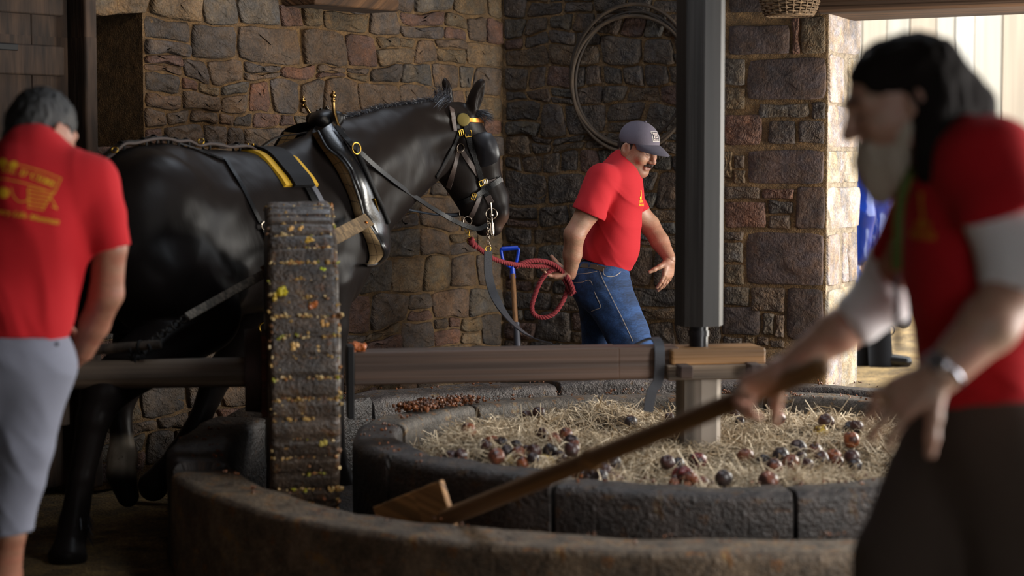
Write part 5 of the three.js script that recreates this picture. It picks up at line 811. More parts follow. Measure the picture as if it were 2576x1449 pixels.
function handPrims({ w, dir, palm, thumb = 1, curl = [0.5, 0.5, 0.5, 0.5], tc = 0.3, s = 1, spread = 0.1, elbow }) {
  const D = dir.clone().normalize(), N = palm.clone().addScaledVector(D, -palm.dot(D)).normalize(), S = D.clone().cross(N).multiplyScalar(thumb), L = [], pt = (a, b, c) => w.clone().addScaledVector(D, a * s).addScaledVector(S, b * s).addScaledVector(N, c * s);
  L.push(ell(pt(0.05, 0, 0), 0.05 * s, 0.014 * s, 0.038 * s, D, N, S, 0.02));
  const off = [0.03, 0.01, -0.011, -0.03], len = [0.074, 0.083, 0.077, 0.06], rr = [0.0092, 0.0095, 0.009, 0.0078];
  for (let i = 0; i < 4; i++) {
    const K = pt(0.088 - Math.abs(i - 1) * 0.005 - (i === 3 ? 0.006 : 0), off[i], -0.002); L.push(cone(pt(0.012, off[i] * 0.6, 0), K, 0.0125 * s, 0.011 * s, 0.014));
    let d = D.clone().addScaledVector(S, (off[i] / 0.03) * spread).normalize(), p = K; let axis = d.clone().cross(N).normalize(); const seg = [0.46, 0.3, 0.24], cu = [0.75, 1.05, 0.7];
    for (let j = 0; j < 3; j++) { d.applyAxisAngle(axis, curl[i] * cu[j]); const q = p.clone().addScaledVector(d, len[i] * seg[j] * s); L.push(cone(p, q, rr[i] * s * (1.06 - j * 0.1), rr[i] * s * (0.98 - j * 0.1), 0.005)); p = q; }
  }
  let p = pt(0.022, 0.024, 0.004), d = D.clone().multiplyScalar(0.62).addScaledVector(S, 0.75).addScaledVector(N, 0.25).normalize(); const ax = d.clone().cross(N).normalize();
  for (let j = 0; j < 3; j++) { const q = p.clone().addScaledVector(d, [0.042, 0.033, 0.027][j] * s); L.push(cone(p, q, [0.0165, 0.0118, 0.0105][j] * s, [0.012, 0.0108, 0.0085][j] * s, 0.008)); p = q; d.applyAxisAngle(ax, tc).addScaledVector(D, 0.25 * tc).normalize(); }
  if (elbow) L.push(cone(w.clone().lerp(elbow, 0.3), pt(0.01, 0, 0), 0.032 * s, 0.026 * s, 0.02));
  return L;
}
const M2 = { skin: (c) => mat(c, { vertexColors: true, map: T.skinC, bump: T.fineB, bs: 0.0004, rp: 3, roughness: 0.48 }) };
const flat = (hex) => { const c = new THREE.Color(hex); return (x, y, z, col) => col.copy(c); };
// half space: keeps the side that n points away from
const cutAt = (p, n) => { n = n.clone().normalize(); const h = p.dot(n); return (x, y, z) => x * n.x + y * n.y + z * n.z - h; };
const folds = (x, y, z, dx, dy, dz, f, amp, seed) => { const t = x * dx + y * dy + z * dz, n = noise3(t * f + noise3(x * 5, y * 5, z * 5, seed) * 1.2, x * 2.2, y * 2.2 + z * 2.2, seed + 1); const m = noise3(t * f * 1.9 + 7, x * 4 + 3, y * 4 + z * 3, seed + 2), r = 1 - Math.sqrt(n * n + 0.012), q = 1 - Math.sqrt(m * m + 0.012); return -(r * r * r - 0.45 + 0.45 * (q * q * q - 0.45)) * amp * 0.62; };
function stitch(parent, f, list, d0, d1, w, m, name = 'stitching') { const P = list.map(([x, y]) => onField(f, x, y, d0, d1, 0.001)); add(parent, name, ribbon(P.map((q) => q.p), P.map((q) => q.n), w, 0.0015, 40), m); }
// ---------------------------------------------------------------- the man leading the horse
{
  const D0 = 9.65, K = D0 / FP, P = (x, y, dd = 0) => at(x, y, D0 + dd), base = P(1540, 1130); base.y = 0;
  const man = thing('person', 'moustached man in grey cap, red T-shirt and jeans leading the horse by a rope', 'person', base);
  const SKIN = '#a97c64', Y = V(0.196, 0.98, 0), X = V(0.98, -0.196, 0), Z = V(0, 0, 1);
  const fr = frame(V(0.72, -0.38, 0.58)), hc = P(1603, 376, -0.02), neckB = P(1572, 432, 0);
  const head = headPrims(hc, fr, 1.02, { neck: neckB, neckR: 0.066 });
  const rw = P(1434, 690, -0.16), re = P(1445, 590, -0.25), lw = P(1686, 652, 0.12), le = P(1634, 566, 0.24);
  const rHand = handPrims({ w: rw, dir: V(-1, 0.06, 0.1), palm: V(-0.1, 0.85, 0.35), thumb: 1, curl: [0.35, 0.42, 0.4, 0.3], tc: 0.2, spread: 0.15, elbow: re, s: 1.05 });
  const lHand = handPrims({ w: lw, dir: V(-0.18, -1, 0.12), palm: V(-0.75, -0.1, -0.6), thumb: -1, curl: [0.22, 0.28, 0.35, 0.4], tc: 0.15, spread: 0.12, elbow: le, s: 1.02 });
  const armR = chain([P(1508, 458, -0.19), P(1478, 535, -0.23), re, P(1440, 640, -0.21), rw], [0.06, 0.056, 0.05, 0.045, 0.031], 0.04), armL = chain([P(1570, 470, 0.18), P(1602, 530, 0.23), le, P(1660, 608, 0.19), lw], [0.06, 0.056, 0.05, 0.046, 0.031], 0.04);
  const core = [ell(P(1550, 530), 0.09, 0.2, 0.15, X, Y, Z), ell(P(1520, 690), 0.09, 0.1, 0.13), cone(neckB, P(1552, 470), 0.06, 0.08), ...chain([P(1518, 720, -0.1), P(1600, 880, -0.1), P(1590, 1080, 0.03)], [0.08, 0.05, 0.04]), ...chain([P(1512, 720, 0.1), P(1505, 880, 0.12), P(1440, 1060, 0.12)], [0.08, 0.05, 0.04])];
  const fc = faceColor(hc, fr, 1.02, SKIN, { lip: '#7d4238', stubble: 0.22, dark: '#2a1c16' }), sk = flat(SKIN);
  const body = merge([colorize(meshField(field([...armR, ...armL, ...core]), 0.009), sk), colorize(meshField(field(head.list), 0.0035, { slack: 0.02 }), fc), colorize(meshField(field(rHand), 0.0035, { slack: 0.01 }), sk), colorize(meshField(field(lHand), 0.0035, { slack: 0.01 }), sk)]);
  add(man, 'body', body, M2.skin('#ffffff'));
  // T-shirt
  const hemCut = cutAt(P(1520, 664), V(-0.27, -1, 0)), slR = cutAt(P(1480, 538, -0.23), V(-0.4, -0.92, -0.0)), slL = cutAt(P(1604, 538, 0.22), V(0.45, -0.9, 0));
  const torso = [ell(P(1552, 520), 0.132, 0.2, 0.19, X, Y, Z, 0.06), ell(P(1541, 608), 0.138, 0.16, 0.185, X, Y, Z, 0.06), ell(P(1556, 456), 0.1, 0.12, 0.18, X, Y, Z, 0.06), cone(P(1522, 452, -0.17), P(1578, 462, 0.15), 0.068, 0.07, 0.06), cone(P(1566, 408), P(1556, 440), 0.066, 0.09, 0.05), ell(P(1522, 652), 0.126, 0.12, 0.165, X, Y, Z, 0.06)];
  const sleeves = [...chain([P(1512, 450, -0.18), P(1482, 536, -0.23), P(1466, 580, -0.25)], [0.076, 0.083, 0.078], 0.05), ...chain([P(1568, 468, 0.17), P(1598, 532, 0.22), P(1612, 560, 0.24)], [0.075, 0.07, 0.066], 0.05)];
  const tf = field(torso, (d, x, y, z) => Math.max(d + folds(x, y, z, 0.75, 0.55, 0.3, 14, 0.014, 3) * sstep(1.45, 1.3, y), hemCut(x, y, z)));
  const sf1 = field(sleeves.slice(0, 2)), sf2 = field(sleeves.slice(2)), aR = field(armR), aL = field(armL), nk = field(head.list.slice(-1));
  const shirtF = Object.assign((x, y, z) => {
    let a = sf1(x, y, z) + folds(x, y, z, 0.9, 0.4, 0, 15, 0.006, 8); a = Math.max(a, slR(x, y, z)); a = Math.max(a, -Math.max(sf1(x, y, z) + 0.019, -slR(x, y, z) - 0.03));
    let b = Math.max(sf2(x, y, z), slL(x, y, z)); b = Math.max(b, -Math.max(sf2(x, y, z) + 0.019, -slL(x, y, z) - 0.03));
    const t = tf(x, y, z), k = 0.03, sm = (p, q) => { const h = Math.max(0, k - Math.abs(p - q)) / k; return Math.min(p, q) - h * h * k * 0.25; };
    let d = sm(sm(t, a), b); d = Math.max(d, -(nk(x, y, z) - 0.006)); return d;
  }, { prims: [...torso, ...sleeves] });
  const red = mat('#a60817', { bump: T.clothB, bs: 0.0005, rp: 4, roughness: 0.9 });
  add(man, 'shirt', meshField(shirtF, 0.006, { slack: 0.05 }), red);
  const logo = canvasTex(128, 160, (x) => { x.clearRect(0, 0, 128, 160); x.fillStyle = '#e0b020'; x.font = 'bold 84px serif'; x.textAlign = 'center'; x.fillText('J', 64, 72); x.beginPath(); x.arc(48, 74, 14, 0, 7); x.fill(); x.font = 'bold 25px sans-serif'; x.fillText('JERSEY', 64, 112); x.fillText('HERITAGE', 64, 140); });
  const lm = new THREE.MeshPhysicalMaterial({ map: logo, transparent: true, alphaTest: 0.5, roughness: 0.8 });
  { const c = onField(shirtF, 1613, 500, 9.2, 10, 0).p; add(man, 'chest_print', printOn(shirtF, c, V(0.2, 0, -0.98).normalize(), V(0.1, 1, 0).normalize(), V(0.98, 0, 0.2).normalize(), 0.075, 0.095, 10, 12), lm); }
  // jeans
  const wTop = cutAt(P(1520, 658), V(0.22, 1, 0));
  const jp = [ell(P(1518, 698), 0.128, 0.13, 0.17, X, Y, Z, 0.06), ell(P(1486, 716, -0.07), 0.1, 0.1, 0.1, X, Y, Z, 0.06), ell(P(1486, 716, 0.07), 0.1, 0.1, 0.1, X, Y, Z, 0.06), ...chain([P(1520, 722, -0.09), P(1578, 838, -0.11), P(1608, 893, -0.12), P(1604, 1000, -0.03), P(1596, 1110, 0.04)], [0.128, 0.105, 0.086, 0.075, 0.078], 0.06), ...chain([P(1512, 722, 0.09), P(1506, 850, 0.12), P(1500, 893, 0.12), P(1452, 1040, 0.12), P(1432, 1095, 0.12)], [0.122, 0.085, 0.08, 0.072, 0.075], 0.06)];
  const jf = field(jp, (d, x, y, z) => Math.max(d + folds(x, y, z, 0.35, 0.9, 0.2, 15, 0.009, 14), wTop(x, y, z)));
  add(man, 'jeans', meshField(jf, 0.01, { slack: 0.05 }), mat('#2c4a78', { map: T.denimC, bump: T.denimC, bs: 0.0006, rp: 3, roughness: 0.9 }));
  const thr = mat('#9a8f86', { roughness: 0.9 });
  stitch(man, jf, [[1443, 711], [1464, 710], [1485, 706], [1498, 740], [1511, 771], [1500, 778], [1488, 783]], 9.2, 10, 0.003, thr, 'pocket_seam');
  stitch(man, jf, [[1503, 668], [1518, 706], [1540, 750], [1562, 794], [1580, 832], [1592, 858]], 9.2, 10, 0.003, thr, 'side_seam'); stitch(man, jf, [[1452, 690], [1476, 688], [1502, 683]], 9.2, 10, 0.003, thr, 'yoke_seam');
  stitch(man, jf, [[1518, 676], [1519, 690], [1530, 696], [1548, 694], [1562, 684]], 9.2, 10, 0.003, thr, 'pocket_seam'); stitch(man, jf, [[1462, 668], [1490, 670], [1520, 678]], 9.2, 10, 0.03, mat('#3f3122', { roughness: 0.6 }), 'belt'); stitch(man, jf, [[1481, 650], [1482, 662], [1483, 676]], 9.2, 10, 0.012, mat('#263f68', { map: T.denimC, rp: 3 }), 'belt_loop');
  for (const [x, y, dd] of [[1596, 1135, 0.05], [1432, 1122, 0.12]]) add(man, 'boot', meshField(field([cone(P(x, y - 25, dd), P(x, y - 4, dd), 0.05, 0.045), (() => { const a = P(x, y, dd), b = a.clone().add(V(0.18, 0, 0.03)); a.y = 0.05; b.y = 0.04; return cone(a, b, 0.048, 0.04); })()], (d, x2, y2) => Math.max(d, 0.004 - y2)), 0.01), mat('#2a211b', { roughness: 0.6 }));
  // cap and hair
  const { F, U, X: HX } = fr, hp = head.p, capE = ell(hp(0, 0.05, -0.006), 0.09, 0.09, 0.108, HX, U, F, 0.01), low = cutAt(hp(0, 0.03, 0), V(0, 0, 0).addScaledVector(U, -1).addScaledVector(F, 0.28)), capF = field([capE], (d, x, y, z) => Math.max(d, low(x, y, z)));
  const capM = mat('#5c5560', { bump: T.clothB, bs: 0.0008, rp: 5, roughness: 0.9 });
  add(man, 'cap_crown', merge([meshField(capF, 0.004, { slack: 0.02 }), ball(hp(0, 0.141, -0.006), 0.008, 1, 0.7, 1)]), capM);
  { const pos = [], idx = [], n = 22, m = 8; for (const o of [0, -0.004]) for (let j = 0; j <= m; j++) for (let i = 0; i <= n; i++) { const a = lerp(-1.25, 1.25, i / n), t = j / m, r = lerp(0.075, 0.088, Math.cos(a)), rx = Math.sin(a) * 0.086, base0 = Math.cos(a) * 0.098, ext = 0.082 * Math.pow(Math.max(0, Math.cos(a * 1.22)), 0.55) * t, q = hp(rx * (1 - 0.1 * t), 0.062 - 0.012 * t - 0.02 * Math.pow(Math.abs(Math.sin(a)), 2) - 0.01 * t * t + o, base0 + ext); pos.push(q.x, q.y, q.z); } const W = n + 1, N = W * (m + 1); for (let s = 0; s < 2; s++) for (let j = 0; j < m; j++) for (let i = 0; i < n; i++) { const a = s * N + j * W + i; idx.push(a, a + 1, a + W, a + 1, a + W + 1, a + W); } for (let i = 0; i < n; i++) { const a = m * W + i; idx.push(a, a + 1, a + N, a + 1, a + N + 1, a + N); } const g = new THREE.BufferGeometry(); g.setAttribute('position', new THREE.Float32BufferAttribute(pos, 3)); g.setIndex(idx); g.computeVertexNormals(); add(man, 'cap_peak', uvPlanar(g), mat('#48434d', { bump: T.clothB, bs: 0.0008, rp: 5, roughness: 0.9 })); }
  const badge = canvasTex(256, 256, (x) => { x.fillStyle = '#d8cfc6'; x.fillRect(0, 0, 256, 256); x.fillStyle = '#26222e'; x.fillRect(10, 10, 236, 236); x.fillStyle = '#d9c9c0'; x.textAlign = 'center'; x.font = 'bold 66px sans-serif'; x.fillText('Horse', 128, 76); x.font = 'bold 40px sans-serif'; x.fillText('of the', 128, 116); x.font = 'bold 78px sans-serif'; x.fillText('Year', 128, 178); x.font = 'bold 66px sans-serif'; x.fillText('Show', 128, 236); });
  { const n = V(0, 0, 0).addScaledVector(F, 0.86).addScaledVector(U, 0.42).addScaledVector(HX, -0.08).normalize(), ux = HX.clone().addScaledVector(n, -HX.dot(n)).normalize(), uy = n.clone().cross(ux); add(man, 'cap_badge', printOn(capF, hp(-0.006, 0.104, 0.09), ux, uy, n, 0.05, 0.05, 8, 8), new THREE.MeshPhysicalMaterial({ map: badge, roughness: 0.85 })); }
  const hairLow = cutAt(hp(0, -0.045, 0), U.clone().multiplyScalar(-1)), front = cutAt(hp(0, 0, 0.018), F), hairF = field([ell(hp(0, 0.02, -0.014), 0.0785, 0.09, 0.0995, HX, U, F, 0.01)], (d, x, y, z) => Math.max(d + noise3(x * 150, y * 60, z * 150) * 0.002, hairLow(x, y, z), front(x, y, z)));
  add(man, 'hair', meshField(hairF, 0.004, { slack: 0.02 }), mat('#221a17', { bump: T.hairB, bs: 0.001, rp: 4, roughness: 0.7 }));
  add(man, 'moustache', meshField(field([cone(hp(-0.003, -0.04, 0.103), hp(-0.028, -0.049, 0.088), 0.0065, 0.004), cone(hp(0.003, -0.04, 0.103), hp(0.028, -0.049, 0.088), 0.0065, 0.004)], (d, x, y, z) => d + noise3(x * 300, y * 120, z * 300) * 0.0015), 0.0025, { slack: 0.01 }), mat('#2b1c15', { roughness: 0.8 }));
  // red lead rope
  const rope = thing('lead_rope', 'twisted red rope running from the halter ring to the hand, with a hanging loop', 'rope', P(1380, 670, -0.1));
  const twist = (pts, R, seg) => { const C = curveOf(pts), L = C.getLength(), gs = []; for (let s = 0; s < 3; s++) { const q = []; for (let i = 0; i <= seg; i++) { const t = i / seg, p = C.getPoint(t), tn = C.getTangent(t), a = V(0, 0, 1).cross(tn).normalize(), b = tn.clone().cross(a), w = t * L / 0.045 * Math.PI * 2 / 1 + s * 2.094; q.push(p.addScaledVector(a, Math.cos(w) * R * 0.5).addScaledVector(b, Math.sin(w) * R * 0.5)); } gs.push(new THREE.TubeGeometry(new THREE.CatmullRomCurve3(q), seg, R * 0.58, 6)); } return merge(gs); };
  const rm = mat('#8e2a30', { bump: T.fineB, bs: 0.0012, rp: 12, roughness: 0.85 }), Q = (l) => l.map(([x, y, d]) => at(x, y, d));
  add(rope, 'rope_end', ball(at(1187, 609, 9.02), 0.018, 0.9, 1, 0.9), rm); add(rope, 'rope_end', twist(Q([[1184, 600, 9.02], [1188, 612, 9.02], [1196, 620, 9.03]]), 0.0155, 16), rm);
  add(rope, 'strand', twist(Q([[1190, 613, 9.03], [1215, 633, 9.1], [1240, 650, 9.16], [1275, 662, 9.24], [1310, 667, 9.32], [1350, 670, 9.38], [1385, 671, 9.44], [1412, 683, 9.48]]), 0.0115, 240), rm);
  add(rope, 'strand', twist(Q([[1296, 672, 9.31], [1318, 661, 9.33], [1345, 656, 9.36], [1375, 659, 9.4], [1400, 670, 9.43], [1420, 690, 9.47], [1432, 712, 9.49]]), 0.0115, 160), rm);
  add(rope, 'loop', twist(Q([[1404, 676, 9.46], [1380, 684, 9.44], [1360, 708, 9.44], [1346, 742, 9.44], [1338, 772, 9.44], [1345, 792, 9.44], [1366, 799, 9.44], [1392, 790, 9.45], [1412, 765, 9.46], [1425, 735, 9.48], [1430, 708, 9.49]]), 0.0115, 260), rm);
  add(rope, 'tail', twist(Q([[1424, 695, 9.45], [1436, 715, 9.44], [1444, 738, 9.43]]), 0.0125, 40), rm); add(rope, 'tail', twist(Q([[1418, 700, 9.47], [1430, 722, 9.46], [1438, 742, 9.46]]), 0.0125, 40), rm);
}
{ // leather lead from the curb chain, over the beam
  const b0 = onAxle(1650), tp = b0.clone().add(V(0, 0.07, 0)), fr = b0.clone().addScaledVector(AXF, 0.078);
  const pts = [at(1228, 632, 9.03), at(1229, 690, 9.02), at(1243, 742, 8.98), at(1275, 798, 8.85), at(1325, 843, 8.6), at(1385, 866, 8.3), at(1450, 884, 8.0), at(1560, 880, 7.68), tp.clone().addScaledVector(AXF, -0.06).add(V(-0.01, 0.012, 0)), tp.clone().addScaledVector(AXF, 0.03).add(V(0, 0.014, 0)), fr.clone().add(V(0, 0.045, 0.01)), fr.clone().add(V(-0.005, -0.06, 0.01)), at(1640, 985, 7.38), at(1630, 1036, 7.37)];
  const nr = pts.map((p, i) => i < 3 ? V(0.2, 0.1, 1) : i < 7 ? V(0.5, 0.6, 0.65) : i < 8 ? V(0.2, 0.9, 0.4) : i < 10 ? V(0, 1, 0.1) : V(0.05, 0.1, 1)).map((n) => n.normalize());
  solo('lead_strap', ribbon(pts, nr, 0.04, 0.005, 140), mat('#39393d', { bump: T.fineB, bs: 0.0008, rp: 5, roughness: 0.5 }), 'dark grey leather strap drooping from the bit chain and over the wooden beam', 'strap', pts[5].clone());
}
// ---------------------------------------------------------------- the man at the left, seen from behind
const redCloth = mat('#b40815', { bump: T.clothB, bs: 0.0005, rp: 4, roughness: 0.9 });
{
  const D0 = 5.4, P = (x, y, dd = 0) => at(x, y, D0 + dd), base = P(-20, 1500); base.y = 0;
  const man = thing('person', 'grey haired man seen from behind in red printed T-shirt and grey shorts', 'person', base);
  const SKIN = '#a8735c', fr = frame(V(0.55, -0.45, -0.7)), hc = P(105, 338, 0.16), nb = P(88, 412, 0.08);
  const head = headPrims(hc, fr, 1.0, { neck: nb, neckR: 0.06 }), { F, U, X } = fr;
  const rw = P(208, 884, 0.2), re = P(268, 738, 0.1), lw = P(-190, 900, 0.22), le = P(-235, 760, 0.08);
  const hand = handPrims({ w: rw, dir: V(-0.5, -0.35, -0.8), palm: V(-0.6, 0.2, 0.2), thumb: 1, curl: [0.6, 0.6, 0.6, 0.6], elbow: re }), handL = handPrims({ w: lw, dir: V(0.5, -0.35, -0.8), palm: V(0.6, 0.2, 0.2), thumb: -1, curl: [0.6, 0.6, 0.6, 0.6], elbow: le });
  const arms = [...chain([P(238, 505, 0.08), P(276, 620, 0.06), re, P(238, 815, 0.16), rw], [0.055, 0.047, 0.046, 0.042, 0.032], 0.03), ...chain([P(-95, 490, 0.08), P(-205, 630, 0.04), le, lw], [0.055, 0.05, 0.046, 0.032], 0.03)];
  const legs = [...chain([P(80, 940), P(46, 1180, -0.02), P(24, 1345, -0.02), P(2, 1450, 0.02), P(-40, 1600, 0.05), P(-62, 1690, 0.05)], [0.075, 0.058, 0.042, 0.056, 0.042, 0.036], 0.03), ...chain([P(-60, 940), P(-110, 1180), P(-130, 1345), P(-140, 1450, 0.03), P(-150, 1690, 0.05)], [0.09, 0.075, 0.056, 0.06, 0.038], 0.04)];
  const core = [ell(P(50, 600, 0.05), 0.12, 0.2, 0.08), ell(P(15, 830), 0.13, 0.12, 0.1), cone(nb, P(65, 480, 0.04), 0.05, 0.07)];
  add(man, 'body', merge([colorize(meshField(field([...arms, ...legs, ...core]), 0.012), flat(SKIN)), colorize(meshField(field(head.list), 0.005, { slack: 0.02 }), faceColor(hc, fr, 1, SKIN)), colorize(meshField(field(hand), 0.0045, { slack: 0.01 }), flat(SKIN)), colorize(meshField(field(handL), 0.0045, { slack: 0.01 }), flat(SKIN))]), M2.skin('#ffffff'));
  const hp = head.p, low = cutAt(hp(0, -0.09, -0.06), U.clone().multiplyScalar(-1).addScaledVector(F, 0.25)), face = cutAt(hp(0, 0.02, 0.062), F.clone().addScaledVector(U, -0.5)), earC = [ell(hp(0.08, -0.004, 0.02), 0.03, 0.04, 0.036, X, U, F), ell(hp(-0.08, -0.004, 0.02), 0.03, 0.04, 0.036, X, U, F)];
  const hf = field([ell(hp(0, 0.034, -0.014), 0.083, 0.098, 0.104, X, U, F), cone(hp(0, 0, -0.05), hp(0, -0.07, -0.05), 0.062, 0.055, 0.03)], (d, x, y, z) => Math.max(d + noise3(x * 90, y * 40, z * 90) * 0.004, low(x, y, z), face(x, y, z), -earC[0].d(x, y, z), -earC[1].d(x, y, z)));
  add(man, 'hair', colorize(meshField(hf, 0.005, { slack: 0.02 }), (x, y, z, c) => { const v = V(x, y, z).sub(hc), side = Math.abs(v.dot(X)), g = clamp(sstep(0.03, 0.085, side) * 0.9 + 0.25 * noise3(x * 60, y * 30, z * 60), 0, 1); c.setRGB(lerp(0.005, 0.035, g), lerp(0.0045, 0.033, g), lerp(0.0042, 0.032, g)); }), mat('#ffffff', { vertexColors: true, bump: T.hairB, bs: 0.002, rp: 5, roughness: 0.65 }));
  // T-shirt
  const hem = cutAt(P(60, 852), V(-0.0, -1, 0.1)), tail = cutAt(P(190, 905), V(0, -1, 0)), slR = cutAt(P(280, 628, 0.06), V(0.25, -0.95, 0));
  const torso = [ell(P(72, 490, 0.07), 0.185, 0.15, 0.12, undefined, undefined, undefined, 0.07), ell(P(42, 640, 0.02), 0.192, 0.24, 0.13, undefined, undefined, undefined, 0.07), ell(P(12, 800, 0), 0.185, 0.15, 0.135, undefined, undefined, undefined, 0.07), cone(P(-70, 440, 0.09), P(215, 462, 0.09), 0.085, 0.08, 0.07), cone(P(84, 380, 0.09), P(70, 430, 0.08), 0.08, 0.1, 0.05)];
  const sl = [...chain([P(225, 470, 0.08), P(255, 540, 0.07), P(282, 640, 0.06)], [0.078, 0.066, 0.055], 0.06), ...chain([P(-85, 460, 0.08), P(-205, 640, 0.05)], [0.08, 0.062], 0.06)];
  const tf = field([...torso], (d, x, y, z) => d), s1 = field(sl), nk = field(head.list.slice(-1)), slL = cutAt(P(-200, 630, 0.05), V(-0.5, -0.85, 0)), xR = P(130, 800).x;
  const shirtF = Object.assign((x, y, z) => {
    let t = tf(x, y, z) + folds(x, y, z, 0.95, 0.25, 0.1, 11, 0.02, 22); t = Math.max(t, x > xR ? tail(x, y, z) : hem(x, y, z));
    let a = s1(x, y, z) + folds(x, y, z, 0.9, 0.3, 0, 9, 0.003, 25); a = Math.max(a, slR(x, y, z) * (x > 0 - 1.2 ? 1 : 0), slL(x, y, z)); a = Math.max(a, -Math.max(s1(x, y, z) + 0.018, -slR(x, y, z) - 0.03));
    const k = 0.05, h = Math.max(0, k - Math.abs(t - a)) / k; return Math.max(Math.min(t, a) - h * h * k * 0.25, -(nk(x, y, z) - 0.006));
  }, { prims: [...torso, ...sl] });
  add(man, 'shirt', meshField(shirtF, 0.01, { slack: 0.06 }), redCloth);
  const pr = canvasTex(768, 460, (x) => {
    x.clearRect(0, 0, 768, 460); x.strokeStyle = x.fillStyle = '#d8a012'; x.lineWidth = 5; x.textAlign = 'center'; x.textBaseline = 'alphabetic';
    x.beginPath(); x.moveTo(60, 130); x.quadraticCurveTo(380, 50, 720, 130); x.lineTo(700, 235); x.quadraticCurveTo(380, 165, 80, 235); x.closePath(); x.stroke();
    const s = "LA FAÎS'SIE D'CIDRE"; x.font = 'bold 60px serif'; for (let i = 0; i < s.length; i++) { const t = (i + 0.5) / s.length, u = 75 + t * 620; x.save(); x.translate(u, 200 - Math.sin(t * Math.PI) * 45); x.rotate((t - 0.5) * 0.42); x.fillText(s[i], 0, 0); x.restore(); }
    for (const [cx, cy, r] of [[180, 300, 46], [300, 330, 52], [240, 250, 30], [390, 290, 40], [330, 92, 34], [250, 80, 30], [410, 95, 28]]) { x.globalAlpha = 0.85; x.beginPath(); x.ellipse(cx, cy, r, r * 0.85, 0.3, 0, 7); x.fill(); x.globalAlpha = 1; }
    for (let i = 0; i < 5; i++) { x.strokeRect(540 + i * 6, 228 + i * 26, 150 - i * 14, 24); } x.beginPath(); x.moveTo(430, 250); x.bezierCurveTo(470, 340, 520, 350, 560, 300); x.stroke(); x.beginPath(); x.moveTo(680, 260); x.lineTo(735, 330); x.lineTo(700, 320); x.stroke();
    x.font = 'italic bold 46px serif'; x.fillText('Hamptonne Country Life Museum', 384, 430);
  });
  const n = V(0.06, 0.12, 1).normalize(), ux = V(1, -0.17, 0).addScaledVector(n, -V(1, -0.17, 0).dot(n)).normalize();
  add(man, 'back_print', printOn(shirtF, onField(shirtF, 12, 462, 4.6, 5.9, 0).p, ux, n.clone().cross(ux), n, 0.325, 0.195, 26, 16), new THREE.MeshPhysicalMaterial({ map: pr, transparent: true, alphaTest: 0.4, roughness: 0.8 }));
  // shorts
  const top = cutAt(P(0, 828), V(0, 1, 0)), hemS = cutAt(P(30, 1338), V(0.1, -1, 0));
  const sp = [ell(P(14, 900), 0.185, 0.16, 0.135, undefined, undefined, undefined, 0.06), ...chain([P(78, 930), P(48, 1120, -0.01), P(26, 1345, -0.02)], [0.115, 0.092, 0.062], 0.05), ...chain([P(-50, 930), P(-110, 1345)], [0.115, 0.07], 0.05)];
  const sf = field(sp, (d, x, y, z) => Math.max(d + folds(x, y, z, 0.8, 0.5, 0.1, 10, 0.014, 31), top(x, y, z), hemS(x, y, z)));
  add(man, 'shorts', meshField(sf, 0.01, { slack: 0.06 }), mat('#7c7e8c', { bump: T.clothB, bs: 0.0008, rp: 4, roughness: 0.9 }));
  const bt = onField(sf, 142, 866, 4.9, 5.8, 0.002); add(man, 'pocket_button', ball(bt.p, 0.006, 1, 1, 0.5), mat('#22222a', { roughness: 0.5 }));
  for (const [x, dd] of [[-62, 0.05], [-150, 0.05]]) { const a = P(x, 1690, dd); a.y = 0.05; add(man, 'shoe', meshField(field([cone(a, a.clone().add(V(0.03, -0.01, -0.17)), 0.045, 0.038), cone(a, a.clone().add(V(0, 0.05, 0)), 0.045, 0.045)], (d, x2, y2) => Math.max(d, 0.006 - y2)), 0.01), mat('#2d2925', { roughness: 0.7 })); }
}
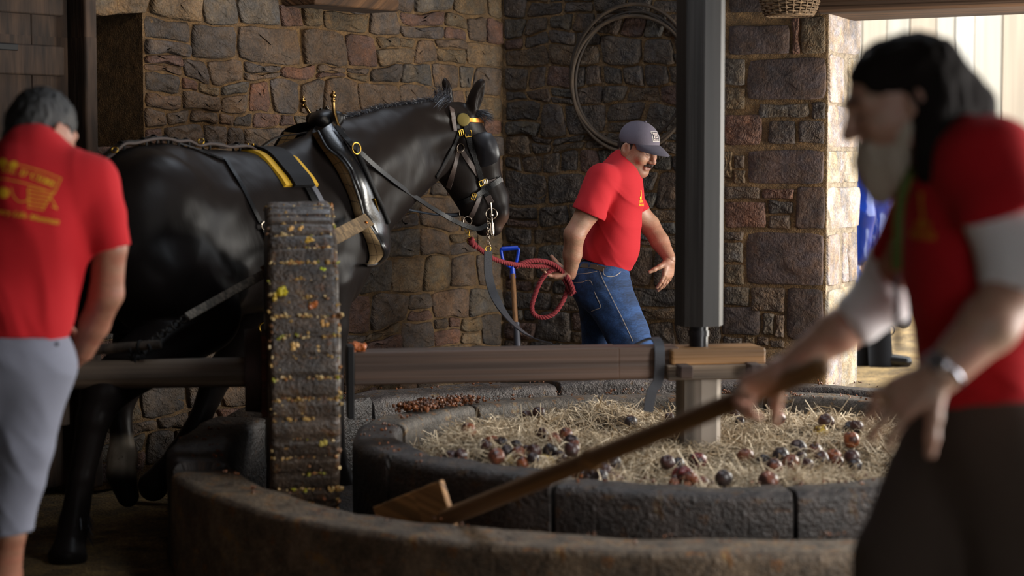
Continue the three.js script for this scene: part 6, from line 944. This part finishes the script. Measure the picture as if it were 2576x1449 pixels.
// ---------------------------------------------------------------- the bearded man in front, with the shovel
const SHA = at(2062, 924, 3.86), SHB = at(1128, 1300, 6.1), SHD = SHB.clone().sub(SHA).normalize();
{
  const D0 = 3.7, P = (x, y, dd = 0) => at(x, y, D0 + dd), base = P(2480, 1500); base.y = 0;
  const man = thing('person', 'bearded man with long dark hair in red T-shirt bending over the trough with a shovel', 'person', base);
  const SKIN = '#c3967f', fr = frame(V(-0.93, -0.36, 0.05)), hc = P(2262, 262, 0.03), nb = P(2385, 400, 0.04), { F, U, X } = fr;
  const head = headPrims(hc, fr, 1.0, { neck: nb, neckR: 0.066 }), hp = head.p;
  const nw = P(2362, 945, -0.3), ne = P(2590, 680, -0.22), fw = P(1972, 936, 0.3), fe = P(2226, 752, 0.3);
  const nearHand = handPrims({ w: nw, dir: V(-0.86, -0.5, 0.1), palm: V(0.15, -0.6, -0.75), thumb: 1, curl: [0.42, 0.4, 0.42, 0.5], tc: 0.2, spread: 0.3, elbow: ne, s: 1.04 });
  const gp = P(1925, 972, 0.3), farHand = handPrims({ w: fw.clone().add(V(0.0, 0.004, 0)), dir: V(-0.72, -0.42, -0.3), palm: V(0.25, -0.7, 0.65), thumb: -1, curl: [1.0, 1.05, 1.05, 1.1], tc: 0.15, spread: 0.05, elbow: fe, s: 1.04 });
  const arms = [...chain([P(2490, 430, -0.15), ne, P(2490, 815, -0.27), nw], [0.06, 0.056, 0.051, 0.036], 0.03), ...chain([P(2350, 450, 0.22), fe, P(2110, 835, 0.3), fw], [0.056, 0.05, 0.044, 0.031], 0.03)];
  const legs = [...chain([P(2430, 1080, 0.08), P(2275, 1540, 0.0), P(2330, 2000, 0.1), P(2330, 2240, 0.1)], [0.1, 0.07, 0.055, 0.04]), ...chain([P(2540, 1090, -0.08), P(2570, 1600, -0.1), P(2590, 2000, 0), P(2590, 2240, 0)], [0.1, 0.07, 0.055, 0.04])];
  const core = [ell(P(2430, 600, 0.03), 0.09, 0.25, 0.14), ell(P(2480, 1000), 0.08, 0.14, 0.11), cone(nb, P(2420, 480, 0.03), 0.06, 0.09)];
  const skin = (x, y, z, c) => { c.set(SKIN); };
  add(man, 'body', merge([colorize(meshField(field([...arms, ...legs, ...core]), 0.011), skin), colorize(meshField(field(head.list), 0.0045, { slack: 0.02 }), faceColor(hc, fr, 1, SKIN, { red: '#a4523f' })), colorize(meshField(field(nearHand), 0.0035, { slack: 0.01 }), skin), colorize(meshField(field(farHand), 0.0035, { slack: 0.01 }), skin)]), M2.skin('#ffffff'));
  // long hair and beard
  const facePl = cutAt(hp(0, 0.055, 0.062), F.clone().addScaledVector(U, -0.55)), lowPl = cutAt(hp(0, -0.02, 0.02), V(0, 0, 0).addScaledVector(F, 0.8).addScaledVector(U, -0.5)), ears = [ell(hp(0.08, -0.01, 0.03), 0.03, 0.045, 0.045, X, U, F), ell(hp(-0.08, -0.01, 0.03), 0.03, 0.045, 0.045, X, U, F)];
  const capE = ell(hp(0, 0.03, -0.014), 0.084, 0.098, 0.106, X, U, F), fall = field([...chain([hp(0, 0.03, -0.06), hp(0, -0.05, -0.095), P(2392, 330, 0.03), P(2350, 400, 0.02), P(2322, 460, 0.0)], [0.085, 0.075, 0.062, 0.05, 0.03], 0.05), cone(hp(0.045, 0.0, -0.06), P(2345, 420, -0.08), 0.05, 0.035, 0.04), cone(hp(-0.045, 0.0, -0.06), P(2345, 400, 0.14), 0.05, 0.035, 0.04)]);
  const hairF = Object.assign((x, y, z) => { const c = Math.max(capE.d(x, y, z), facePl(x, y, z), -ears[0].d(x, y, z), -ears[1].d(x, y, z), lowPl(x, y, z) ), b = fall(x, y, z), k = 0.02, h = Math.max(0, k - Math.abs(c - b)) / k; return Math.min(c, b) - h * h * k * 0.25 + noise3(x * 70, y * 22, z * 70) * 0.005; }, { prims: [capE, ...fall.prims] });
  add(man, 'hair', meshField(hairF, 0.005, { slack: 0.03 }), mat('#17110e', { bump: T.hairB, bs: 0.001, rp: 4, roughness: 0.85, specularIntensity: 0.4 }));
  const bf = field([ell(hp(0, -0.085, 0.058), 0.055, 0.04, 0.05, X, U, F, 0.03), cone(hp(0, -0.09, 0.075), P(2214, 455, 0.03), 0.042, 0.034, 0.03), cone(P(2214, 455, 0.03), P(2212, 492, 0.03), 0.034, 0.014, 0.02), cone(hp(0.058, -0.045, 0.012), hp(0.03, -0.1, 0.06), 0.022, 0.03, 0.02), cone(hp(-0.058, -0.045, 0.012), hp(-0.03, -0.1, 0.06), 0.022, 0.03, 0.02), cone(hp(-0.03, -0.052, 0.09), hp(0.03, -0.052, 0.09), 0.011, 0.011, 0.01), cone(hp(0, -0.1, 0.04), P(2256, 440, 0.03), 0.04, 0.036, 0.03)], (d, x, y, z) => d + noise3(x * 80, y * 25, z * 80) * 0.004);
  add(man, 'beard', meshField(bf, 0.005, { slack: 0.02 }), mat('#b3a594', { bump: T.hairB, bs: 0.002, rp: 4, roughness: 0.75 }));
  // red T-shirt over a white work shirt
  const Y = V(-0.175, 0.985, 0), XX = V(0.985, 0.175, 0), Z = V(0, 0, 1), hem = cutAt(P(2440, 1068), V(-0.1, -1, 0)), sN = cutAt(P(2522, 535, -0.2), V(0.32, -0.95, 0)), sF = cutAt(P(2240, 668, 0.28), V(-0.35, -0.93, 0));
  const torso = [ell(P(2430, 560, 0.03), 0.12, 0.2, 0.185, XX, Y, Z, 0.07), ell(P(2462, 780, 0.0), 0.128, 0.22, 0.175, XX, Y, Z, 0.07), ell(P(2478, 980, 0), 0.112, 0.16, 0.165, XX, Y, Z, 0.07), cone(P(2478, 416, -0.12), P(2390, 430, 0.2), 0.085, 0.08, 0.07), cone(P(2402, 400, 0.04), P(2430, 450, 0.03), 0.066, 0.1, 0.05)];
  const sl = [...chain([P(2495, 420, -0.14), P(2535, 545, -0.2), P(2552, 590, -0.21)], [0.092, 0.088, 0.084], 0.05)], sl2 = chain([P(2380, 440, 0.2), P(2318, 560, 0.26), P(2248, 680, 0.3)], [0.08, 0.07, 0.062], 0.05);
  const tf = field(torso), s1 = field(sl), s2 = field(sl2), nk = field(head.list.slice(-1));
  const shirtF = Object.assign((x, y, z) => {
    let t = Math.max(tf(x, y, z) + folds(x, y, z, 0.55, 0.8, 0.2, 10, 0.016, 41), hem(x, y, z)), a = Math.max(s1(x, y, z) + folds(x, y, z, 0.9, 0.3, 0.1, 8, 0.005, 44), sN(x, y, z)), b = Math.max(s2(x, y, z), sF(x, y, z));
    const sm = (p, q, k) => { const h = Math.max(0, k - Math.abs(p - q)) / k; return Math.min(p, q) - h * h * k * 0.25; }; return Math.max(sm(sm(t, a, 0.03), b, 0.04), -(nk(x, y, z) - 0.006));
  }, { prims: [...torso, ...sl, ...sl2] });
  add(man, 'shirt', meshField(shirtF, 0.009, { slack: 0.06 }), redCloth);
  const linen = mat('#e6e0df', { bump: T.clothB, bs: 0.001, rp: 4, roughness: 0.9 }), roll = (p, ax, R, off, n) => { const g = []; for (let i = 0; i < n; i++) g.push(ringGeo(p.clone().addScaledVector(ax, i * 0.022), ax, R - i * 0.002, 0.017, 10, 30)); return g; };
  const nAx = ne.clone().sub(P(2490, 430, -0.15)).normalize(), wf = field(chain([P(2532, 540, -0.2), P(2568, 625, -0.215), ne.clone().add(V(-0.02, 0.0, 0.01))], [0.08, 0.078, 0.074], 0.03), (d, x, y, z) => d + folds(x, y, z, nAx.x, nAx.y, nAx.z, 26, 0.005, 51));
  add(man, 'rolled_sleeve', meshField(wf, 0.008, { slack: 0.03 }), linen, 'white rolled sleeve on the near arm');
  const fAx = fw.clone().sub(fe).normalize(), wf2 = field(chain([P(2245, 665, 0.3), fe.clone().add(V(0, 0.01, 0)), fe.clone().lerp(fw, 0.24)], [0.058, 0.064, 0.056], 0.03), (d, x, y, z) => d + folds(x, y, z, fAx.x, fAx.y, fAx.z, 26, 0.005, 53));
  add(man, 'rolled_sleeve', meshField(wf2, 0.008, { slack: 0.03 }), linen, 'white rolled sleeve on the far arm');
  const logo = canvasTex(256, 256, (x) => { x.clearRect(0, 0, 256, 256); x.fillStyle = '#cf9a1c'; x.textAlign = 'center'; x.font = 'bold 150px serif'; x.fillText('J', 128, 120); x.font = 'bold 46px sans-serif'; x.fillText('JERSEY', 128, 185); x.fillText('HERITAGE', 128, 232); });
  { const q = onField(shirtF, 2322, 545, 3.2, 4.4, 0), n = V(-0.75, -0.1, 0.65).normalize(), ux = V(0.65, 0, 0.75); add(man, 'chest_print', printOn(shirtF, q.p, ux, n.clone().cross(ux).normalize(), n, 0.09, 0.1, 10, 10), new THREE.MeshPhysicalMaterial({ map: logo, transparent: true, alphaTest: 0.5, roughness: 0.8 })); }
  const lany = [[2300, 420], [2276, 470], [2262, 530], [2258, 600], [2256, 680]].map(([x, y]) => { const q = onField(shirtF, x, y, 3.2, 4.6, 0.006); return Math.abs(shirtF(q.p.x, q.p.y, q.p.z)) < 0.03 ? at(x, y, Math.min(3.66, -q.p.z)) : at(x, y, 3.64); });
  add(man, 'lanyard', ribbon(lany, [V(-0.2, 0, 1).normalize()], 0.018, 0.002, 40), mat('#4c5a1c', { roughness: 0.8 })); add(man, 'lanyard_tag', bar(at(2256, 690, 3.64), at(2258, 880, 3.63), 0.006, 0.012, V(0, 0, 1), 0.002), mat('#3a2c36', { roughness: 0.6 }));
  // trousers
  const tp = cutAt(P(2480, 985), V(0, 1, 0)), trp = [ell(P(2482, 1080), 0.116, 0.17, 0.163, XX, Y, Z, 0.06), ...chain([P(2420, 1120, 0.07), P(2290, 1420, 0.0), P(2262, 1580, 0.0), P(2310, 1900, 0.1), P(2320, 2200, 0.1)], [0.12, 0.108, 0.09, 0.08, 0.07], 0.06), ...chain([P(2548, 1110, -0.08), P(2575, 1420, -0.1), P(2580, 1600, -0.1), P(2590, 2200, 0)], [0.12, 0.1, 0.09, 0.07], 0.06)];
  add(man, 'trousers', meshField(field(trp, (d, x, y, z) => Math.max(d + folds(x, y, z, 0.4, 0.85, 0.2, 8, 0.009, 61), tp(x, y, z))), 0.011, { slack: 0.06 }), mat('#453a32', { bump: T.clothB, bs: 0.001, rp: 4, roughness: 0.92 }));
  for (const [x, dd] of [[2322, 0.1], [2590, 0]]) { const a = P(x, 2230, dd); a.y = 0.05; add(man, 'boot', meshField(field([cone(a, a.clone().add(V(-0.19, -0.008, 0)), 0.05, 0.042), cone(a, a.clone().add(V(0, 0.08, 0)), 0.05, 0.05)], (d, x2, y2) => Math.max(d, 0.006 - y2)), 0.01), mat('#231d19', { roughness: 0.6 })); }
  // watch and ring
  const wAx = nw.clone().sub(ne).normalize(), wp = nw.clone().addScaledVector(wAx, -0.012); add(man, 'watch', merge([ringGeo(wp, wAx, 0.036, 0.006, 8, 30).scale(1, 1, 1), rod(wp.clone().add(V(-0.016, 0.018, 0.03)), wp.clone().add(V(-0.019, 0.022, 0.037)), 0.019, 0.017, 20)]), mat('#b9bbc4', { metalness: 0.9, roughness: 0.22 }), 'silver wristwatch');
  { const ax = V(-0.86, -0.5, 0.1).normalize(), N = V(0.15, -0.6, -0.75); N.addScaledVector(ax, -N.dot(ax)).normalize(); const S = ax.clone().cross(N), p = nw.clone().addScaledVector(ax, 0.106).addScaledVector(S, -0.0125).addScaledVector(N, 0.002); add(man, 'ring', ringGeo(p, ax.clone().addScaledVector(N, 0.15), 0.0102, 0.0023, 8, 20), L.brass, 'gold wedding ring'); }
}
{ // wooden shovel
  const sh = thing('wooden_shovel', 'long handled wooden shovel reaching from the bearded man into the trough channel', 'shovel', SHB.clone()), wood = mat('#a57d4e', { map: T.woodC, bump: T.woodB, bs: 0.0015, rp: [3, 3], roughness: 0.6 });
  const W0 = at(1083, 1216, 6.26).sub(at(1126, 1304, 6.1)), W = W0.clone().addScaledVector(SHD, -W0.dot(SHD)).normalize(), N = SHD.clone().cross(W).normalize();
  const BD = at(925, 1368, 6.32).sub(at(1110, 1300, 6.1)).normalize(), BW0 = at(1083, 1216, 6.14).sub(at(1126, 1304, 6.1)), BW = BW0.clone().addScaledVector(BD, -BW0.dot(BD)).normalize(), BN = BD.clone().cross(BW).normalize();
  const uvS = (g) => uvPlanar(g, [N.x + W.x, N.y + W.y, N.z + W.z], [SHD.x * 0.12, SHD.y * 0.12, SHD.z * 0.12]);
  const h = field([cone(SHA, SHA.clone().lerp(SHB, 0.5), 0.0225, 0.024), cone(SHA.clone().lerp(SHB, 0.5), SHB.clone().addScaledVector(SHD, 0.02), 0.024, 0.029)]);
  add(sh, 'handle', uvS(meshField(h, 0.008)), wood);
  const b = boxGeo(0.235, 0.024, 0.33, 0.006, 3), p = b.attributes.position; for (let i = 0; i < p.count; i++) { const x = p.getX(i), z = p.getZ(i); p.setXYZ(i, x * (z > 0.1 ? 0.97 : 1), p.getY(i) * (1 - (z + 0.16) * 1.2) + x * x * 0.5, z); } b.computeVertexNormals();
  add(sh, 'blade', uvS(b.applyMatrix4(basis(BW, BN, BD, SHB.clone().addScaledVector(BD, 0.15)))), mat('#b88a55', { map: T.woodC, bump: T.woodB, bs: 0.0015, rp: [3, 3], roughness: 0.6 }));
}
// ---------------------------------------------------------------- visitor in the yard
{
  const D0 = 13.7, P = (x, y, dd = 0) => at(x, y, D0 + dd), base = P(2195, 925); base.y = 0;
  const v = thing('person', 'visitor in a shiny blue raincoat and black trousers walking past in the yard', 'person', base);
  const hc = P(2200, 345), fr = frame(V(0.9, -0.1, 0.3)), head = headPrims(hc, fr, 1, { neck: P(2197, 405) });
  const hd = handPrims({ w: P(2166, 646, -0.22), dir: V(0.15, -1, 0.1), palm: V(1, 0, 0), thumb: 1, curl: [0.4, 0.4, 0.4, 0.4] });
  add(v, 'body', merge([colorize(meshField(field([...head.list, cone(P(2197, 405), P(2195, 560), 0.06, 0.1), cone(P(2195, 560), P(2195, 700), 0.1, 0.1), cone(P(2168, 440, -0.2), P(2166, 646, -0.22), 0.04, 0.03)]), 0.012), flat('#b58468')), colorize(meshField(field(hd), 0.006, { slack: 0.01 }), flat('#b58468'))]), M2.skin('#ffffff'));
  const hem = cutAt(P(2195, 712), V(0, -1, 0)), cp = [ell(P(2196, 470), 0.14, 0.2, 0.2, undefined, undefined, undefined, 0.08), cone(P(2196, 500), P(2200, 720), 0.15, 0.17, 0.08), cone(P(2176, 420, -0.18), P(2172, 540, -0.24), 0.085, 0.075, 0.05), cone(P(2172, 540, -0.24), P(2167, 648, -0.24), 0.075, 0.06, 0.05), cone(P(2216, 430, 0.16), P(2222, 640, 0.2), 0.08, 0.06, 0.05), cone(P(2197, 395), P(2196, 440), 0.07, 0.12, 0.05)];
  add(v, 'raincoat', meshField(field(cp, (d, x, y, z) => Math.max(d + folds(x, y, z, 0.9, 0.35, 0.3, 9, 0.013, 71), hem(x, y, z))), 0.012, { slack: 0.08 }), mat('#16358f', { roughness: 0.18, clearcoat: 0.7, clearcoatRoughness: 0.12 }));
  const hairV = ell(hc.clone().add(V(0, 0.035, 0)), 0.09, 0.095, 0.1); add(v, 'hair', meshField(field([hairV], (d, x, y, z) => Math.max(d, (x - hc.x) - 0.05)), 0.012), mat('#3a2a1f', { roughness: 0.7 }));
  for (const [x0, x1, dd] of [[2178, 2172, 0.08], [2204, 2216, -0.08]]) add(v, 'trouser_leg', meshField(field(chain([P(2194, 690, dd * 0.8), P((x0 + x1) / 2, 800, dd), P(x1, 912, dd)], [0.095, 0.08, 0.085], 0.04)), 0.014), mat('#0c0c10', { roughness: 0.8, specularIntensity: 0.4 }));
  for (const [x, dd] of [[2176, 0.08], [2222, -0.08]]) { const a = P(x, 915, dd); a.y = 0.06; add(v, 'shoe', meshField(field([cone(a, a.clone().add(V(0.15, -0.01, 0.05)), 0.05, 0.042)], (d, x2, y2) => Math.max(d, 0.014 - y2)), 0.01), mat('#0d0d0e', { roughness: 0.25 })); }
}
{
  const p = at(2266, 790, 13.4), b = thing('bag', 'grey shoulder bag hanging beside the visitor in the blue raincoat', 'bag', p.clone());
  add(b, 'pouch', meshField(field([ell(p, 0.06, 0.08, 0.05), ell(p.clone().add(V(0.02, -0.04, 0)), 0.06, 0.06, 0.05)]), 0.01), mat('#55565c', { roughness: 0.6 })); add(b, 'strap', tube([at(2238, 600, 13.5), at(2256, 700, 13.4), at(2268, 770, 13.36)], 0.012, 16, 6), mat('#2c2c30'));
  add(b, 'loop', ringGeo(at(2240, 830, 13.38), V(0.3, 0, 1), 0.035, 0.005), mat('#202024'));
}
// ---------------------------------------------------------------- things on and by the walls
{
  const sp = thing('garden_shovel', 'blue handled shovel leaning upright against the stone wall behind the rope', 'shovel', at(1302, 900, 10.1)), a = at(1290, 690, 10.32), b = at(1302, 905, 10.12), blue = mat('#0d3fc0', { roughness: 0.35 });
  add(sp, 'shaft', rod(a, b, 0.013, 0.014, 14), mat('#a3764a', { map: T.woodC, rp: 4, roughness: 0.7 })); add(sp, 'socket', rod(at(1299, 812, 10.2), b.clone().add(V(0.005, -0.06, 0.02)), 0.017, 0.02, 14), mat('#4a4a50', { metalness: 0.7, roughness: 0.45 }));
  const bl = b.clone().add(V(0.006, -0.2, 0.04)); add(sp, 'blade', boxGeo(0.19, 0.28, 0.008, 0.003).rotateX(0.12).translate(bl.x, bl.y, bl.z), M.iron);
  const q = (x, y) => at(x, y, 10.33); add(sp, 'handle_grip', merge([tube([q(1290, 694), q(1286, 676), q(1268, 660), q(1262, 640), q(1261, 626), q(1268, 625)], 0.0085, 24, 8), tube([q(1290, 694), q(1290, 676), q(1300, 656), q(1303, 640), q(1304, 627), q(1298, 624)], 0.0085, 24, 8), rod(q(1263, 626), q(1303, 623), 0.0115, 0.0115, 14), rod(q(1289, 672), q(1290, 700), 0.013, 0.016, 12)]), blue, 'blue plastic D-shaped grip');
}
{
  const c = onWall(wallR, 1588, 201, 0.05), R = 0.365, N = V(0, 0, 1).transformDirection(wallR.matrixWorld), U = V(1, 0, 0).transformDirection(wallR.matrixWorld), pts = [[], [], [], []], rand = rng(15);
  const hoop = thing('hoop_bundle', 'bundle of thin bent wood hoops hanging high on the stone wall', 'hoop', c.p.clone());
  for (let k = 0; k < 4; k++) { for (let i = 0; i < 26; i++) { const a = i / 26 * Math.PI * 2, r = R + (k - 1.5) * 0.011 + Math.sin(a * 2 + k * 1.7) * 0.012 + Math.sin(a + k * 2.4) * 0.012; pts[k].push(c.p.clone().addScaledVector(U, Math.cos(a) * r * 0.93).addScaledVector(V(0, 1, 0), Math.sin(a) * r).addScaledVector(N, 0.0 + (k % 2) * 0.02)); } add(hoop, 'hoop', tube(pts[k], 0.0085 + (k % 2) * 0.002, 90, 8, true), mat(k % 2 ? '#4b3d2e' : '#3a2f26', { map: T.woodC, rp: 4, roughness: 0.75 })); }
  add(hoop, 'nail', rod(c.p.clone().addScaledVector(UP, R - 0.02).addScaledVector(N, -0.06), c.p.clone().addScaledVector(UP, R - 0.015).addScaledVector(N, 0.03), 0.006, 0.006, 8), M.iron);
}
{
  const c = at(1986, 34, 9.75), bk = thing('wicker_basket', 'round wicker basket hanging under the ceiling by the doorway wall', 'basket', c.clone()), prof = [], m = mat('#7a6348', { map: T.woodC, rp: 5, roughness: 0.8 }), y0 = c.y - 0.006;
  const R = (t) => lerp(0.118, 0.172, Math.pow(t, 0.75)), H0 = 0.19;
  for (let k = 0; k < 16; k++) { const t = k / 15, r = R(t), pts = []; for (let i = 0; i < 72; i++) { const a = i / 72 * Math.PI * 2, w = (i % 6 < 3 ? 1 : -1) * (k % 2 ? 1 : -1) * 0.004; pts.push(V(c.x + Math.cos(a) * (r + w), y0 + t * H0 + Math.sin(a * 3 + k) * 0.002, c.z + Math.sin(a) * (r + w))); } add(bk, 'weaver', tube(pts, 0.0058, 144, 5, true), m); }
  for (let i = 0; i < 24; i++) { const a = i / 24 * Math.PI * 2, pts = []; for (let k = 0; k <= 8; k++) { const t = k / 8; pts.push(V(c.x + Math.cos(a) * R(t), y0 + t * H0, c.z + Math.sin(a) * R(t))); } add(bk, 'stake', tube(pts, 0.006, 12, 6), m); }
  for (let k = 0; k < 6; k++) add(bk, 'base_weaver', ringGeo(V(c.x, y0 - 0.002, c.z), V(0, 1, 0), 0.02 + k * 0.019, 0.0075, 6, 40), m);
  add(bk, 'rim', ringGeo(V(c.x, y0 + H0, c.z), V(0, 1, 0), 0.174, 0.011, 8, 48), m);
  add(bk, 'hanging_cord', tube([V(c.x - 0.17, y0 + H0, c.z), V(c.x, y0 + H0 + 0.5, c.z), V(c.x, ROOF, c.z), V(c.x, ROOF - 0.02, c.z), V(c.x, y0 + H0 + 0.48, c.z), V(c.x + 0.17, y0 + H0, c.z)], 0.004, 40, 5), M.iron);
}
renderer.render(scene, camera);
